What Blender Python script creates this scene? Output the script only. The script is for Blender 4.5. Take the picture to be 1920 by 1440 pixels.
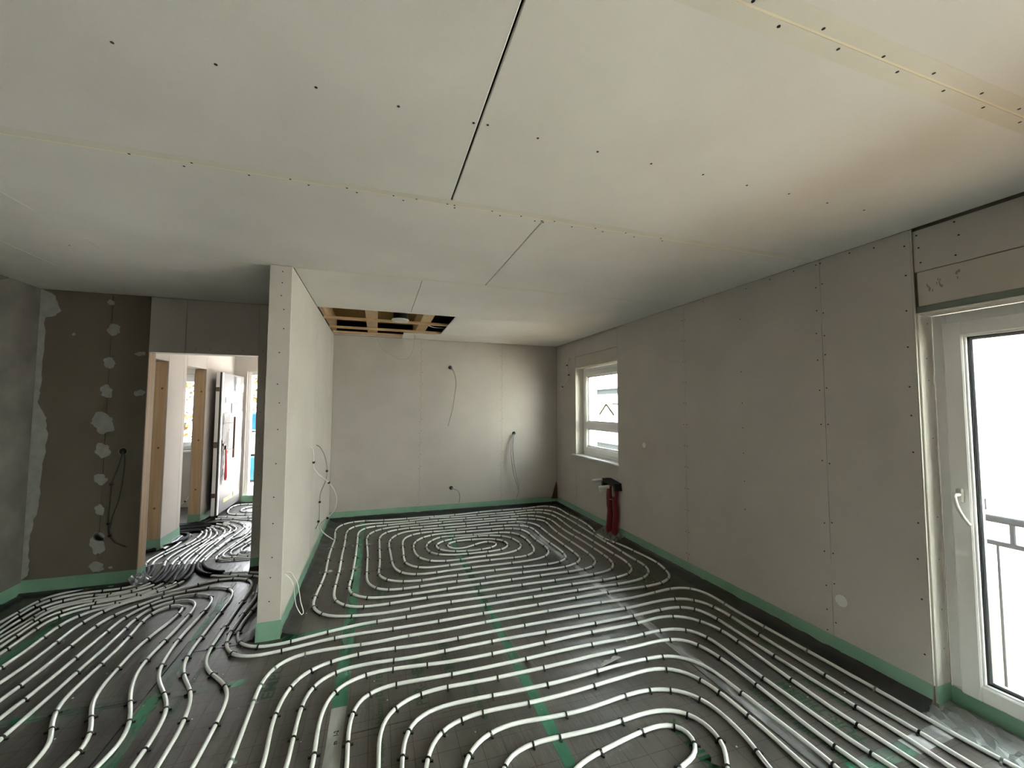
import bpy, bmesh, math, random
from mathutils import Vector, Matrix
random.seed(7)
PI = math.pi
sc = bpy.context.scene
for o in list(bpy.data.objects): bpy.data.objects.remove(o)
C = sc.collection

# ---------------------------------------------------------------- camera
cam_d = bpy.data.cameras.new('camera'); cam = bpy.data.objects.new('camera', cam_d); C.objects.link(cam)
cam_d.sensor_width = 36.0; cam_d.lens = 762.17/1920*36; cam_d.clip_start = 0.05; cam_d.clip_end = 200
cr = Vector((0.949436, -0.313938, 0.003777)); cu = Vector((-0.021169, -0.052010, 0.998422)); cf = Vector((0.313246, 0.948018, 0.056026))
m = Matrix.Identity(4)
for i in range(3):
    m[i][0] = cr[i]; m[i][1] = cu[i]; m[i][2] = -cf[i]
m[0][3], m[1][3], m[2][3] = 0.0, 0.0, 1.562
cam.matrix_world = m
sc.camera = cam

# ---------------------------------------------------------------- sky, sun, exposure
sc.view_settings.view_transform = 'Standard'; sc.view_settings.look = 'None'
sc.view_settings.gamma = 1.0; sc.view_settings.use_curve_mapping = False
sc.view_settings.exposure = 4.34
w = bpy.data.worlds.new('overcast_sky'); sc.world = w; w.use_nodes = True
bg = w.node_tree.nodes['Background']; bg.inputs[0].default_value = (0.90, 0.96, 1.02, 1); bg.inputs[1].default_value = 1.0
sun_d = bpy.data.lights.new('sun', 'SUN'); sun_d.energy = 4.5; sun_d.angle = math.radians(12); sun_d.color = (1.0, 0.94, 0.86)
sun = bpy.data.objects.new('sun', sun_d); C.objects.link(sun)
sun.rotation_euler = (math.radians(0), math.radians(-33), math.radians(8))
def portal(name, loc, rot, sx, sy):            # sampling aid for the sky through an opening, gives no light of its own
    d = bpy.data.lights.new(name, 'AREA'); d.shape = 'RECTANGLE'; d.size = sx; d.size_y = sy; d.cycles.is_portal = True
    o = bpy.data.objects.new(name, d); C.objects.link(o); o.location = loc; o.rotation_euler = rot
portal('portal_terrace', (3.02, 0.0, 1.08), (0, PI/2, 0), 1.98, 2.78)
portal('portal_side_window', (3.02, 4.86, 1.5), (0, PI/2, 0), 1.2, 1.05)
portal('portal_entrance', (-1.48, 7.95, 1.05), (-PI/2, 0, 0), 0.9, 1.95)
portal('portal_hall_window', (-3.15, 7.95, 1.5), (-PI/2, 0, 0), 0.9, 1.0)

# ---------------------------------------------------------------- materials
def mat(name, col, rough=0.6, metal=0.0, var=0.0, vscale=6.0, bump=0.0, bscale=40.0, spec=0.5, coat=0.0, alpha=None, stretch=None, col2=None):
    mt = bpy.data.materials.new(name); mt.use_nodes = True; nt = mt.node_tree; b = nt.nodes['Principled BSDF']
    b.inputs['Base Color'].default_value = (*col, 1); b.inputs['Roughness'].default_value = rough; b.inputs['Metallic'].default_value = metal
    b.inputs['Specular IOR Level'].default_value = spec
    if coat: b.inputs['Coat Weight'].default_value = coat; b.inputs['Coat Roughness'].default_value = 0.15
    if alpha is not None: b.inputs['Alpha'].default_value = alpha
    co = None
    def coord():
        nonlocal co
        if co is None:
            g = nt.nodes.new('ShaderNodeNewGeometry'); mp = nt.nodes.new('ShaderNodeMapping')
            nt.links.new(g.outputs['Position'], mp.inputs['Vector'])
            if stretch: mp.inputs['Scale'].default_value = stretch
            co = mp.outputs[0]
        return co
    if var or col2:
        n = nt.nodes.new('ShaderNodeTexNoise'); n.inputs['Scale'].default_value = vscale; n.inputs['Detail'].default_value = 6
        nt.links.new(coord(), n.inputs['Vector'])
        r = nt.nodes.new('ShaderNodeValToRGB'); r.color_ramp.elements[0].position = 0.3; r.color_ramp.elements[1].position = 0.7
        c2 = col2 if col2 else tuple(min(1, c*(1+var)) for c in col)
        c1 = col if col2 else tuple(c*(1-var) for c in col)
        r.color_ramp.elements[0].color = (*c1, 1); r.color_ramp.elements[1].color = (*c2, 1)
        nt.links.new(n.outputs['Fac'], r.inputs[0]); nt.links.new(r.outputs[0], b.inputs['Base Color'])
    if bump:
        n2 = nt.nodes.new('ShaderNodeTexNoise'); n2.inputs['Scale'].default_value = bscale; n2.inputs['Detail'].default_value = 4
        nt.links.new(coord(), n2.inputs['Vector'])
        bp = nt.nodes.new('ShaderNodeBump'); bp.inputs['Strength'].default_value = bump; bp.inputs['Distance'].default_value = 0.01
        nt.links.new(n2.outputs['Fac'], bp.inputs['Height']); nt.links.new(bp.outputs[0], b.inputs['Normal'])
    return mt
M = {}
M['board'] = mat('gypsum_board', (0.55, 0.512, 0.472), 0.85, var=0.05, vscale=2.2, bump=0.05, bscale=160, spec=0.2)
M['ceil'] = mat('ceiling_board', (0.80, 0.785, 0.75), 0.85, var=0.05, vscale=1.6, bump=0.05, bscale=160, spec=0.2)
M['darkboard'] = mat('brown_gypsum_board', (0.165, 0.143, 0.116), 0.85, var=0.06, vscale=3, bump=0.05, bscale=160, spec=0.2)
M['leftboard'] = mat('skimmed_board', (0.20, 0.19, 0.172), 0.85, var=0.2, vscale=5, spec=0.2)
M['seam'] = mat('brown_seam_paper', (0.40, 0.34, 0.26), 0.85)
M['band'] = mat('tapered_board_edge', (0.765, 0.74, 0.66), 0.85, var=0.03)
M['joint'] = mat('joint_paper', (0.90, 0.83, 0.66), 0.8)
M['edge'] = mat('board_edge', (0.70, 0.67, 0.60), 0.8, var=0.02, vscale=30)
M['filler'] = mat('joint_filler', (0.34, 0.345, 0.325), 0.8, var=0.14, vscale=14)
M['paper'] = mat('shutter_box_cover', (0.55, 0.51, 0.45), 0.8, var=0.03, vscale=8)
M['core'] = mat('wall_core', (0.20, 0.17, 0.14), 0.9)
M['black'] = mat('black_plastic', (0.012, 0.012, 0.014), 0.45)
M['screw'] = mat('screw_head', (0.010, 0.010, 0.010), 0.6)
M['void'] = mat('painted_void_darkness', (0.008, 0.007, 0.006), 0.95)  # near-black colour stands in for the unlit depth of cavities and wall boxes
M['wood'] = mat('spruce_timber', (0.50, 0.33, 0.18), 0.7, col2=(0.62, 0.45, 0.27), vscale=5, stretch=(6, 6, 0.35))
M['woodx'] = mat('spruce_batten', (0.58, 0.36, 0.19), 0.7, col2=(0.70, 0.48, 0.28), vscale=6, stretch=(0.5, 8, 8))
M['osb'] = mat('chipboard_deck', (0.20, 0.13, 0.035), 0.85, col2=(0.34, 0.22, 0.07), vscale=24)
M['knot'] = mat('wood_knot', (0.20, 0.09, 0.03), 0.7)
M['tape'] = mat('green_edge_tape', (0.17, 0.35, 0.235), 0.36, col2=(0.26, 0.45, 0.33), vscale=3.5, bump=0.10, bscale=22)
M['foil'] = mat('dark_edge_foil', (0.035, 0.036, 0.036), 0.30, bump=0.4, bscale=9, var=0.25, vscale=5)
M['clearfoil'] = mat('clear_crumpled_foil', (0.45, 0.48, 0.46), 0.18, bump=0.5, bscale=30, alpha=0.55)
M['pipe'] = mat('white_heating_pipe', (0.87, 0.90, 0.88), 0.28, spec=0.5, var=0.02, vscale=3)
M['sleeve'] = mat('black_foam_sleeve', (0.008, 0.008, 0.009), 0.7, spec=0.2)
M['clip'] = mat('black_clip', (0.012, 0.012, 0.012), 0.4)
M['clipc'] = mat('clear_clip', (0.30, 0.36, 0.33), 0.2, alpha=0.75)
M['pvc'] = mat('white_pvc_frame', (0.88, 0.88, 0.87), 0.28)
M['seal'] = mat('rubber_seal', (0.02, 0.02, 0.022), 0.5)
M['steel'] = mat('galvanised_steel', (0.055, 0.058, 0.064), 0.6, spec=0.2)
M['spacer'] = mat('glazing_spacer', (0.22, 0.22, 0.25), 0.35, metal=0.4)
M['cable'] = mat('grey_cable', (0.36, 0.35, 0.33), 0.5)
M['whitecable'] = mat('white_cable', (0.72, 0.71, 0.68), 0.45)
M['conduit'] = mat('dark_conduit', (0.05, 0.05, 0.05), 0.5)
M['red'] = mat('red_pipe_sleeve', (0.15, 0.003, 0.009), 0.42, bump=0.3, bscale=18)
M['lany'] = mat('red_fabric', (0.50, 0.005, 0.03), 0.7)
M['white'] = mat('white_plastic', (0.78, 0.77, 0.72), 0.35)
M['greyp'] = mat('grey_plastic', (0.20, 0.24, 0.21), 0.5)
M['card'] = mat('brown_cardboard', (0.16, 0.09, 0.045), 0.9)
M['sheet'] = mat('white_paper', (0.80, 0.80, 0.78), 0.8)
M['ink'] = mat('black_ink', (0.02, 0.02, 0.02), 0.8)
M['pencil'] = mat('pencil_mark', (0.27, 0.24, 0.20), 0.9)
M['greenink'] = mat('green_print', (0.008, 0.055, 0.022), 0.42)
M['yellowink'] = mat('yellow_print', (0.85, 0.78, 0.20), 0.6)
M['paleyellow'] = mat('pale_yellow_sticker', (0.80, 0.82, 0.30), 0.6)
M['door'] = mat('grey_door_leaf', (0.085, 0.080, 0.080), 0.6, var=0.03, vscale=4)
M['doorfilm'] = mat('protective_film', (0.13, 0.125, 0.115), 0.45, bump=0.6, bscale=14, alpha=0.6, spec=0.25)
M['bronze'] = mat('bronze_metal', (0.16, 0.11, 0.08), 0.4, metal=0.6)
M['soil'] = mat('orange_soil', (0.17, 0.105, 0.062), 0.95, col2=(0.27, 0.18, 0.115), vscale=3.5, bump=1.0, bscale=6)
M['render'] = mat('white_house_render', (0.82, 0.82, 0.80), 0.9)
M['plinth'] = mat('house_plinth', (0.55, 0.45, 0.35), 0.9)
M['kerb'] = mat('pale_concrete', (0.60, 0.58, 0.55), 0.9, var=0.08, vscale=5)
M['darkwin'] = mat('dark_window_shutter', (0.014, 0.016, 0.017), 0.8, spec=0.1)
M['leaf'] = mat('autumn_leaves', (0.055, 0.024, 0.008), 0.8, col2=(0.10, 0.075, 0.020), spec=0.1, vscale=2.0)
M['bark'] = mat('grey_bark', (0.16, 0.12, 0.09), 0.9)
M['bluewrap'] = mat('blue_wrapping_film', (0.008, 0.055, 0.085), 0.5, spec=0.15, bump=0.5, bscale=8)
M['whitewrap'] = mat('white_wrapping_film', (0.80, 0.82, 0.84), 0.3, bump=0.5, bscale=6)
M['crumb'] = mat('white_crumb', (0.80, 0.80, 0.76), 0.7)

def glass_mat():
    mt = bpy.data.materials.new('clear_window_glass'); mt.use_nodes = True; nt = mt.node_tree; nt.nodes.clear()
    o = nt.nodes.new('ShaderNodeOutputMaterial'); mx = nt.nodes.new('ShaderNodeMixShader'); t = nt.nodes.new('ShaderNodeBsdfTransparent')
    g = nt.nodes.new('ShaderNodeBsdfGlossy'); g.inputs['Roughness'].default_value = 0.02; lw = nt.nodes.new('ShaderNodeLayerWeight'); lw.inputs[0].default_value = 0.5; f = nt.nodes.new('ShaderNodeMath'); f.operation = 'POWER'; f.inputs[1].default_value = 4.0; nt.links.new(lw.outputs['Facing'], f.inputs[0])
    t.inputs[0].default_value = (0.96, 0.98, 0.97, 1)
    nt.links.new(f.outputs[0], mx.inputs[0]); nt.links.new(t.outputs[0], mx.inputs[1]); nt.links.new(g.outputs[0], mx.inputs[2]); nt.links.new(mx.outputs[0], o.inputs[0])
    return mt
M['glass'] = glass_mat()

def film_mat():                                  # dark printed foil of the insulation boards: 10 cm print grid, creases
    mt = bpy.data.materials.new('printed_insulation_foil'); mt.use_nodes = True; nt = mt.node_tree; b = nt.nodes['Principled BSDF']; N = nt.nodes.new; L = nt.links.new
    g = N('ShaderNodeNewGeometry'); sp = N('ShaderNodeSeparateXYZ'); L(g.outputs['Position'], sp.inputs[0])
    def line(sock, off):
        a = N('ShaderNodeMath'); a.operation = 'ADD'; a.inputs[1].default_value = off; L(sock, a.inputs[0])
        p = N('ShaderNodeMath'); p.operation = 'PINGPONG'; p.inputs[1].default_value = 0.05; L(a.outputs[0], p.inputs[0])
        c = N('ShaderNodeMath'); c.operation = 'LESS_THAN'; c.inputs[1].default_value = 0.0016; L(p.outputs[0], c.inputs[0])
        return c.outputs[0]
    mx = N('ShaderNodeMath'); mx.operation = 'MAXIMUM'; L(line(sp.outputs[0], 5.008), mx.inputs[0]); L(line(sp.outputs[1], 5.07), mx.inputs[1])
    n = N('ShaderNodeTexNoise'); n.inputs['Scale'].default_value = 3.0; n.inputs['Detail'].default_value = 8; L(g.outputs['Position'], n.inputs['Vector'])
    r = N('ShaderNodeValToRGB'); r.color_ramp.elements[0].position = 0.32; r.color_ramp.elements[1].position = 0.70
    r.color_ramp.elements[0].color = (0.072, 0.067, 0.061, 1); r.color_ramp.elements[1].color = (0.112, 0.105, 0.096, 1); L(n.outputs['Fac'], r.inputs[0])
    m2 = N('ShaderNodeMixRGB'); m2.inputs[2].default_value = (0.032, 0.030, 0.028, 1); L(mx.outputs[0], m2.inputs[0]); L(r.outputs[0], m2.inputs[1]); L(m2.outputs[0], b.inputs['Base Color'])
    mp = N('ShaderNodeMapping'); mp.inputs['Scale'].default_value = (14, 3, 1); L(g.outputs['Position'], mp.inputs['Vector'])
    n2 = N('ShaderNodeTexNoise'); n2.inputs['Scale'].default_value = 2.2; n2.inputs['Detail'].default_value = 6; L(mp.outputs[0], n2.inputs['Vector'])
    bp = N('ShaderNodeBump'); bp.inputs['Strength'].default_value = 0.35; bp.inputs['Distance'].default_value = 0.01; L(n2.outputs['Fac'], bp.inputs['Height']); L(bp.outputs[0], b.inputs['Normal'])
    mr = N('ShaderNodeMapRange'); mr.inputs['To Min'].default_value = 0.27; mr.inputs['To Max'].default_value = 0.43; b.inputs['Specular IOR Level'].default_value = 0.45; L(n.outputs['Fac'], mr.inputs[0]); L(mr.outputs[0], b.inputs['Roughness'])
    return mt
M['film'] = film_mat()

def tape_mat(name, c1, c2, a1, a2, seed, rough=0.22):    # glossy adhesive tape: patchy colour and opacity on clear film
    mt = bpy.data.materials.new(name); mt.use_nodes = True; nt = mt.node_tree; b = nt.nodes['Principled BSDF']; N = nt.nodes.new; L = nt.links.new
    g = N('ShaderNodeNewGeometry'); mp = N('ShaderNodeMapping'); mp.inputs['Location'].default_value = (seed, seed, 0); mp.inputs['Scale'].default_value = (5, 1.6, 1); L(g.outputs['Position'], mp.inputs['Vector'])
    n = N('ShaderNodeTexNoise'); n.inputs['Scale'].default_value = 2.0; n.inputs['Detail'].default_value = 3; L(mp.outputs[0], n.inputs['Vector'])
    r = N('ShaderNodeValToRGB'); r.color_ramp.elements[0].position = 0.42; r.color_ramp.elements[1].position = 0.58
    r.color_ramp.elements[0].color = (*c1, 1); r.color_ramp.elements[1].color = (*c2, 1); L(n.outputs['Fac'], r.inputs[0]); L(r.outputs[0], b.inputs['Base Color'])
    mr = N('ShaderNodeMapRange'); mr.inputs['From Min'].default_value = 0.4; mr.inputs['From Max'].default_value = 0.6; mr.inputs['To Min'].default_value = a1; mr.inputs['To Max'].default_value = a2
    L(n.outputs['Fac'], mr.inputs[0]); L(mr.outputs[0], b.inputs['Alpha'])
    n2 = N('ShaderNodeTexNoise'); n2.inputs['Scale'].default_value = 45; L(g.outputs['Position'], n2.inputs['Vector'])
    bp = N('ShaderNodeBump'); bp.inputs['Strength'].default_value = 0.5; bp.inputs['Distance'].default_value = 0.004; L(n2.outputs['Fac'], bp.inputs['Height']); L(bp.outputs[0], b.inputs['Normal'])
    b.inputs['Roughness'].default_value = rough
    return mt
M['tapegreen'] = tape_mat('green_seam_tape', (0.045, 0.19, 0.115), (0.07, 0.25, 0.155), 0.8, 0.95, 1.0)
M['tapemix'] = tape_mat('green_and_clear_seam_tape', (0.17, 0.22, 0.19), (0.05, 0.25, 0.145), 0.35, 0.85, 4.0)
M['tapeglare'] = tape_mat('clear_tape_glare_white', (0.42, 0.44, 0.44), (0.62, 0.64, 0.64), 0.35, 0.8, 9.0)  # whitish clear tape, paler and denser so its colour carries the glare
M['tapethin'] = tape_mat('thin_clear_tape', (0.30, 0.34, 0.32), (0.40, 0.44, 0.42), 0.10, 0.40, 6.0)
M['tapewhite'] = tape_mat('whitish_printed_tape', (0.36, 0.37, 0.35), (0.45, 0.46, 0.44), 0.8, 0.95, 2.0)

# ---------------------------------------------------------------- mesh helpers
class MB:
    def __init__(s): s.v = []; s.f = []; s.sm = []
    def add(s, vs, fs, smooth=False):
        o = len(s.v); s.v += [tuple(v) for v in vs]; s.f += [tuple(i+o for i in f) for f in fs]; s.sm += [smooth]*len(fs); return s
    def box(s, x0, x1, y0, y1, z0, z1):
        return s.add([(x0,y0,z0),(x1,y0,z0),(x1,y1,z0),(x0,y1,z0),(x0,y0,z1),(x1,y0,z1),(x1,y1,z1),(x0,y1,z1)],
                     [(0,3,2,1),(4,5,6,7),(0,1,5,4),(1,2,6,5),(2,3,7,6),(3,0,4,7)])
    def cbox(s, x0, x1, y0, y1, z0, z1, c):            # box with chamfered edges
        bm = bmesh.new(); bmesh.ops.create_cube(bm, size=1)
        for v in bm.verts: v.co = Vector(((x0+x1)/2+v.co.x*(x1-x0), (y0+y1)/2+v.co.y*(y1-y0), (z0+z1)/2+v.co.z*(z1-z0)))
        bmesh.ops.bevel(bm, geom=bm.edges[:], offset=c, segments=1, affect='EDGES')
        bm.verts.index_update(); s.add([v.co[:] for v in bm.verts], [[v.index for v in f.verts] for f in bm.faces]); bm.free(); return s
    def tube(s, pts, r, n=8, cap=True, up=(0,0,1)):
        P = [Vector(p) for p in pts]; N = len(P); rs = r if isinstance(r, (list, tuple)) else [r]*N
        t = (P[1]-P[0]).normalized(); a = Vector(up)
        if abs(a.dot(t)) > 0.95: a = Vector((1,0,0)) if abs(t.x) < 0.9 else Vector((0,1,0))
        u = (a-t*a.dot(t)).normalized(); vs = []
        for i, p in enumerate(P):
            t = (P[min(i+1,N-1)]-P[max(i-1,0)]).normalized(); u = (u-t*u.dot(t)).normalized(); q = t.cross(u)
            for k in range(n):
                c = 2*PI*k/n; vs.append(p+(u*math.cos(c)+q*math.sin(c))*rs[i])
        fs = [(i*n+k, i*n+(k+1)%n, (i+1)*n+(k+1)%n, (i+1)*n+k) for i in range(N-1) for k in range(n)]
        s.add(vs, fs, True)
        if cap: s.add(vs[:n], [tuple(range(n))[::-1]]); s.add(vs[-n:], [tuple(range(n))])
        return s
    def cyl(s, a, b, r, n=16, r2=None):
        s.tube([a, b], [r, r if r2 is None else r2], n); return s
    def disc(s, c, ax, r, n=14, d=0.002):              # thin disc whose flat side faces along ax
        c = Vector(c); ax = Vector(ax).normalized(); return s.cyl(c, c+ax*d, r, n)
    def ring(s, c, ax, ro, ri, d, n=20):
        c = Vector(c); ax = Vector(ax).normalized(); a = Vector((0,0,1)) if abs(ax.z) < .9 else Vector((1,0,0)); u = a.cross(ax).normalized(); q = ax.cross(u)
        vs = []
        for k in range(n):
            e = u*math.cos(2*PI*k/n)+q*math.sin(2*PI*k/n)
            vs += [c+e*ro, c+e*ro+ax*d, c+e*ri+ax*d, c+e*ri]
        fs = []
        for k in range(n):
            j = (k+1) % n
            for i in range(4): fs.append((k*4+i, j*4+i, j*4+(i+1)%4, k*4+(i+1)%4))
        return s.add(vs, fs)
    def prism(s, poly, ax, a, b):                      # polygon of 2-D points extruded along axis index ax from a to b
        def P(p, h):
            q = list(p); q.insert(ax, h); return tuple(q)
        n = len(poly); s.add([P(p, a) for p in poly]+[P(p, b) for p in poly], [tuple(range(n))[::-1], tuple(range(n, 2*n))]+[(i, (i+1)%n, n+(i+1)%n, n+i) for i in range(n)]); return s
    def build(s, name, m, parent=None, recalc=True):
        me = bpy.data.meshes.new(name); me.from_pydata(s.v, [], s.f)
        me.polygons.foreach_set('use_smooth', s.sm); 
        if recalc:
            bm = bmesh.new(); bm.from_mesh(me); bmesh.ops.recalc_face_normals(bm, faces=bm.faces[:]); bm.to_mesh(me); bm.free()
        me.materials.append(m); o = bpy.data.objects.new(name, me); C.objects.link(o)
        if parent: o.parent = parent
        return o
def tag(o, label=None, cat=None, group=None, kind=None):
    if label: o['label'] = label
    if cat: o['category'] = cat
    if group: o['group'] = group
    if kind: o['kind'] = kind
    return o
def empty(name, loc=(0,0,0)):
    o = bpy.data.objects.new(name, None); C.objects.link(o); o.location = loc; return o
def local(o, parent):                               # keep world-space mesh coordinates under a moved parent
    o.parent = parent; o.matrix_parent_inverse = Matrix.Translation(-Vector(parent.location)); return o
def struct(name, mb, m, parent=None):
    o = mb.build(name, m, parent)
    if not parent: o['kind'] = 'structure'
    return o
def text(s, name, size, m, loc, xdir, ydir, parent, bold=0.0, fit=None):     # flat lettering as mesh
    cu_ = bpy.data.curves.new('lettering', 'FONT'); cu_.body = s; cu_.size = size; cu_.resolution_u = 2; cu_.offset = bold
    t = bpy.data.objects.new('lettering', cu_); C.objects.link(t)
    dg = bpy.context.evaluated_depsgraph_get(); me = bpy.data.meshes.new_from_object(t.evaluated_get(dg)); bpy.data.objects.remove(t)
    if fit:
        xs = [v.co.x for v in me.vertices]; k = fit/(max(xs)-min(xs))
        for v in me.vertices: v.co.x *= k
    X = Vector(xdir).normalized(); Y = Vector(ydir).normalized(); Z = X.cross(Y); o_ = Vector(loc)
    for v in me.vertices: v.co = o_+X*v.co.x+Y*v.co.y
    me.materials.clear(); me.materials.append(m); o = bpy.data.objects.new(name, me); C.objects.link(o)
    if parent: o.parent = parent
    return o
def cr_spline(P, step):
    P = [Vector(p) for p in P]; Q = [2*P[0]-P[1]]+P+[2*P[-1]-P[-2]]; out = []
    for i in range(1, len(Q)-2):
        a, b, c, d = Q[i-1:i+3]; n = max(1, int((c-b).length/step+.5))
        t1 = max((b-a).length, 1e-4)**.5; t2 = t1+max((c-b).length, 1e-4)**.5; t3 = t2+max((d-c).length, 1e-4)**.5
        for k in range(n):
            t = t1+(t2-t1)*k/n
            A1 = a*((t1-t)/t1)+b*(t/t1); A2 = b*((t2-t)/(t2-t1))+c*((t-t1)/(t2-t1)); A3 = c*((t3-t)/(t3-t2))+d*((t-t2)/(t3-t2))
            B1 = A1*((t2-t)/t2)+A2*(t/t2); B2 = A2*((t3-t)/(t3-t1))+A3*((t-t1)/(t3-t1))
            out.append(B1*((t2-t)/(t2-t1))+B2*((t-t1)/(t2-t1)))
    return out+[P[-1]]
H = 2.55

XR, YB, XP0, XP1, YP, YW, XL = 2.778, 6.08, -0.731, -0.590, 3.169, 4.50, -2.74
# ---------------------------------------------------------------- floor of taped insulation boards
b = MB(); b.box(-4.3, 3.0, -2.4, 8.0, -0.14, -0.012); floor = struct('floor', b, M['core'])
cols = [(-4.25, -2.152), (-2.148, -1.152), (-1.148, -0.152), (-0.148, 0.848), (0.852, 1.848), (1.852, XR+0.02)]
ysp = [[3.9], [2.75, 0.75], [3.17, 1.17], [2.17, 4.17, 0.17], [3.3, 5.3, 1.3], [1.28, 3.28, 5.28]]
for (x0, x1), ys in zip(cols, ysp):
    yy = sorted([-2.38]+ys+[7.66 if x0 < -0.5 else YB+0.02])
    for y0, y1 in zip(yy[:-1], yy[1:]):
        p = MB(); p.cbox(x0, x1, y0+.002, y1-.002, -0.012, 0.0, 0.002).build('insulation_panel', M['film'], floor)
random.seed(3)
def seam_tape(x0, y0, x1, y1, wd, m, z=0.0008, label=None):
    d = Vector((x1-x0, y1-y0, 0)); L = d.length; d.normalize(); q = Vector((-d.y, d.x, 0)); n = max(2, int(L/.12)); vs = []
    for i in range(n+1):
        p = Vector((x0, y0, 0))+d*L*i/n
        for k in (-1, -.35, .35, 1):
            j = p+q*(k*wd/2+random.uniform(-.0015, .0015)); vs.append((j.x, j.y, z+random.uniform(0, .0011)))
    fs = [(i*4+k, i*4+k+1, (i+1)*4+k+1, (i+1)*4+k) for i in range(n) for k in range(3)]
    b = MB(); b.add(vs, fs, True); o = b.build('seam_tape', m, floor)
    if label: o['label'] = label
    return o
seam_tape(-0.155, 2.37, -0.15, 6.0, .075, M['tapegreen'], label='green tape over board seam')
seam_tape(-0.168, 1.0, -0.155, 2.37, .072, M['tapewhite'], label='whitish printed tape')
seam_tape(0.815, 1.2, 0.865, 6.0, .085, M['tapethin'], label='clear tape under green strip'); seam_tape(0.828, 1.2, 0.878, 6.0, .058, M['tapegreen'], .0022, label='green strip on clear tape')
seam_tape(1.90, 1.15, 1.845, 6.0, .075, M['tapeglare'], label='clear tape whitened for its glare')
seam_tape(-1.06, 1.6, -1.15, 4.4, .075, M['tapemix']); seam_tape(-2.15, 1.6, -2.14, 4.4, .075, M['tapegreen'])
seam_tape(-0.57, 3.15, 0.02, 3.19, .075, M['tapegreen'], .0016); seam_tape(-2.2, 2.76, -0.55, 2.74, .06, M['tapemix'], .0016)
seam_tape(1.98, 1.285, 2.36, 1.29, .075, M['tapemix'], .0016); seam_tape(2.36, 1.29, 2.70, 1.30, .085, M['tapeglare'], .0016)
seam_tape(-0.58, 4.28, 0.0, 4.30, .05, M['tapeglare'], .0016); seam_tape(-0.58, 4.95, 0.0, 4.98, .05, M['tapeglare'], .0016)
seam_tape(-1.15, 4.4, -1.17, 7.5, .075, M['tapeglare']); seam_tape(-2.15, 5.0, -1.1, 5.02, .06, M['tapeglare'], .0016)
# printed lettering on the boards, reading away from the camera
def fprint(s, x, y, size, fit=None, bold=.0014):
    o = text(s, 'printed_lettering', size, M['greenink'], (x, y, 0.0012), (0, 1, 0), (-1, 0, 0), floor, bold, fit)
    return o
for x, y in ((0.285, 2.25), (2.235, 1.38), (0.285, 3.75), (1.27, 3.05), (1.27, 4.55), (2.235, 2.9)):
    fprint('PUR-THERM', x, y, .085, .42)
for x, y in ((0.47, 2.43), (2.415, 1.55), (1.45, 1.40), (-0.50, 2.55), (0.47, 3.95), (1.45, 3.10), (1.45, 4.7), (2.43, 3.05), (-0.50, 1.7)):
    fprint('EMPUR', x, y, .085, .37)
for x, y in ((0.06, 1.95), (2.02, 1.02), (1.06, 2.85), (0.06, 3.45), (-0.95, 2.55)):
    fprint('Fußbodenheizung DIN / EN 1264', x, y, .05, .80)
for x, y in ((0.56, 2.05), (1.55, 3.0), (0.56, 3.5), (2.5, 2.1)):
    fprint('Ø Fußboden', x, y, .045, .40)
for s, y in (('1-2', 2.17), ('m', 2.12), ('PUR', 1.92), ('m', 1.87)):
    text(s, 'tape_print', .028, M['ink'], (-0.145, y, 0.0026), (0, 1, 0), (-1, 0, 0), floor, .0012)

# ---------------------------------------------------------------- ceiling: gypsum boards on a dark lathed cavity
b = MB()
for r in ((-4.3, 3.0, -2.4, 4.40), (-4.3, -0.60, 4.40, 8.0), (0.81, 3.0, 4.40, 6.3), (-0.60, 0.81, 6.0, 6.3)):
    b.box(r[0], r[1], r[2], r[3], H+.013, H+.05)
ceil = struct('ceiling', b, M['void'])
def cpanel(x0, x1, y0, y1, c=.002, g=.002):
    MB().cbox(x0+(g if x0 > -2.7 else 0), x1-(g if x1 < 2.7 else 0), y0+.003, y1-.003, H, H+.0125, c).build('gypsum_board', M['ceil'], ceil)
for x0, x1, y0, y1 in ((-2.74, -1.67, -1.78, -.53), (-1.67, .83, -1.78, -.53), (.83, XR, -1.78, -.53), (-2.74, -1.9, -2.38, -1.78), (-1.9, .6, -2.38, -1.78), (.6, XR, -2.38, -1.78),
    (-2.74, -1.68, -.53, .716), (-1.68, .832, -.53, .716), (.832, XR, -.53, .716),
    (-2.74, -2.18, .716, 1.944), (-2.18, .3166, .716, 1.944), (.3166, XR, .716, 1.944),
    (-2.74, -1.68, 1.944, 3.2035), (-1.68, .8148, 1.944, 3.2035), (.8148, XR, 1.944, 3.2035),
    (-2.74, -2.18, 3.2035, YW), (-2.18, XP0, 3.2035, YW), (XP1, .314, 3.2035, 4.405), (.314, XR, 3.2035, 4.405),
    (.80, XR, 4.405, 5.56), (.315, XR, 5.63, YB), (-2.2, -0.9, 4.64, 5.8), (-2.2, -0.9, 5.8, 7.62), (-4.2, -2.34, 4.64, 7.62)):
    cpanel(x0, x1, y0, y1, g=.004 if (x1 == .3166 or x0 == .3166) else .0022)
MB().box(.80, XR, 5.565, 5.625, H, H+.0125).build('gypsum_board', M['ceil'], ceil)
def cjoint(x0, x1, y, wd=.006, m='joint'):
    MB().box(x0, x1, y-wd/2, y+wd/2, H+.0006, H+.0125).build('joint_strip', M[m], ceil)
cjoint(-2.74, XR, .716); cjoint(-2.74, XR, 1.944, .010); cjoint(-2.74, XP0, 3.2035, .006, 'joint'); cjoint(XP1, XR, 3.2035, .006); cjoint(XP1, XR, 4.405, .004); cjoint(-2.74, XR, -.53)
for y0, y1 in ((1.893, 1.9385), (.668, .7125), (.7195, .765), (3.163, 3.2)): MB().box(-2.74 if y0 < 3 else XP1, XR, y0, y1, H-.0004, H+.002).build('tapered_edge', M['band'], ceil)
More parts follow.
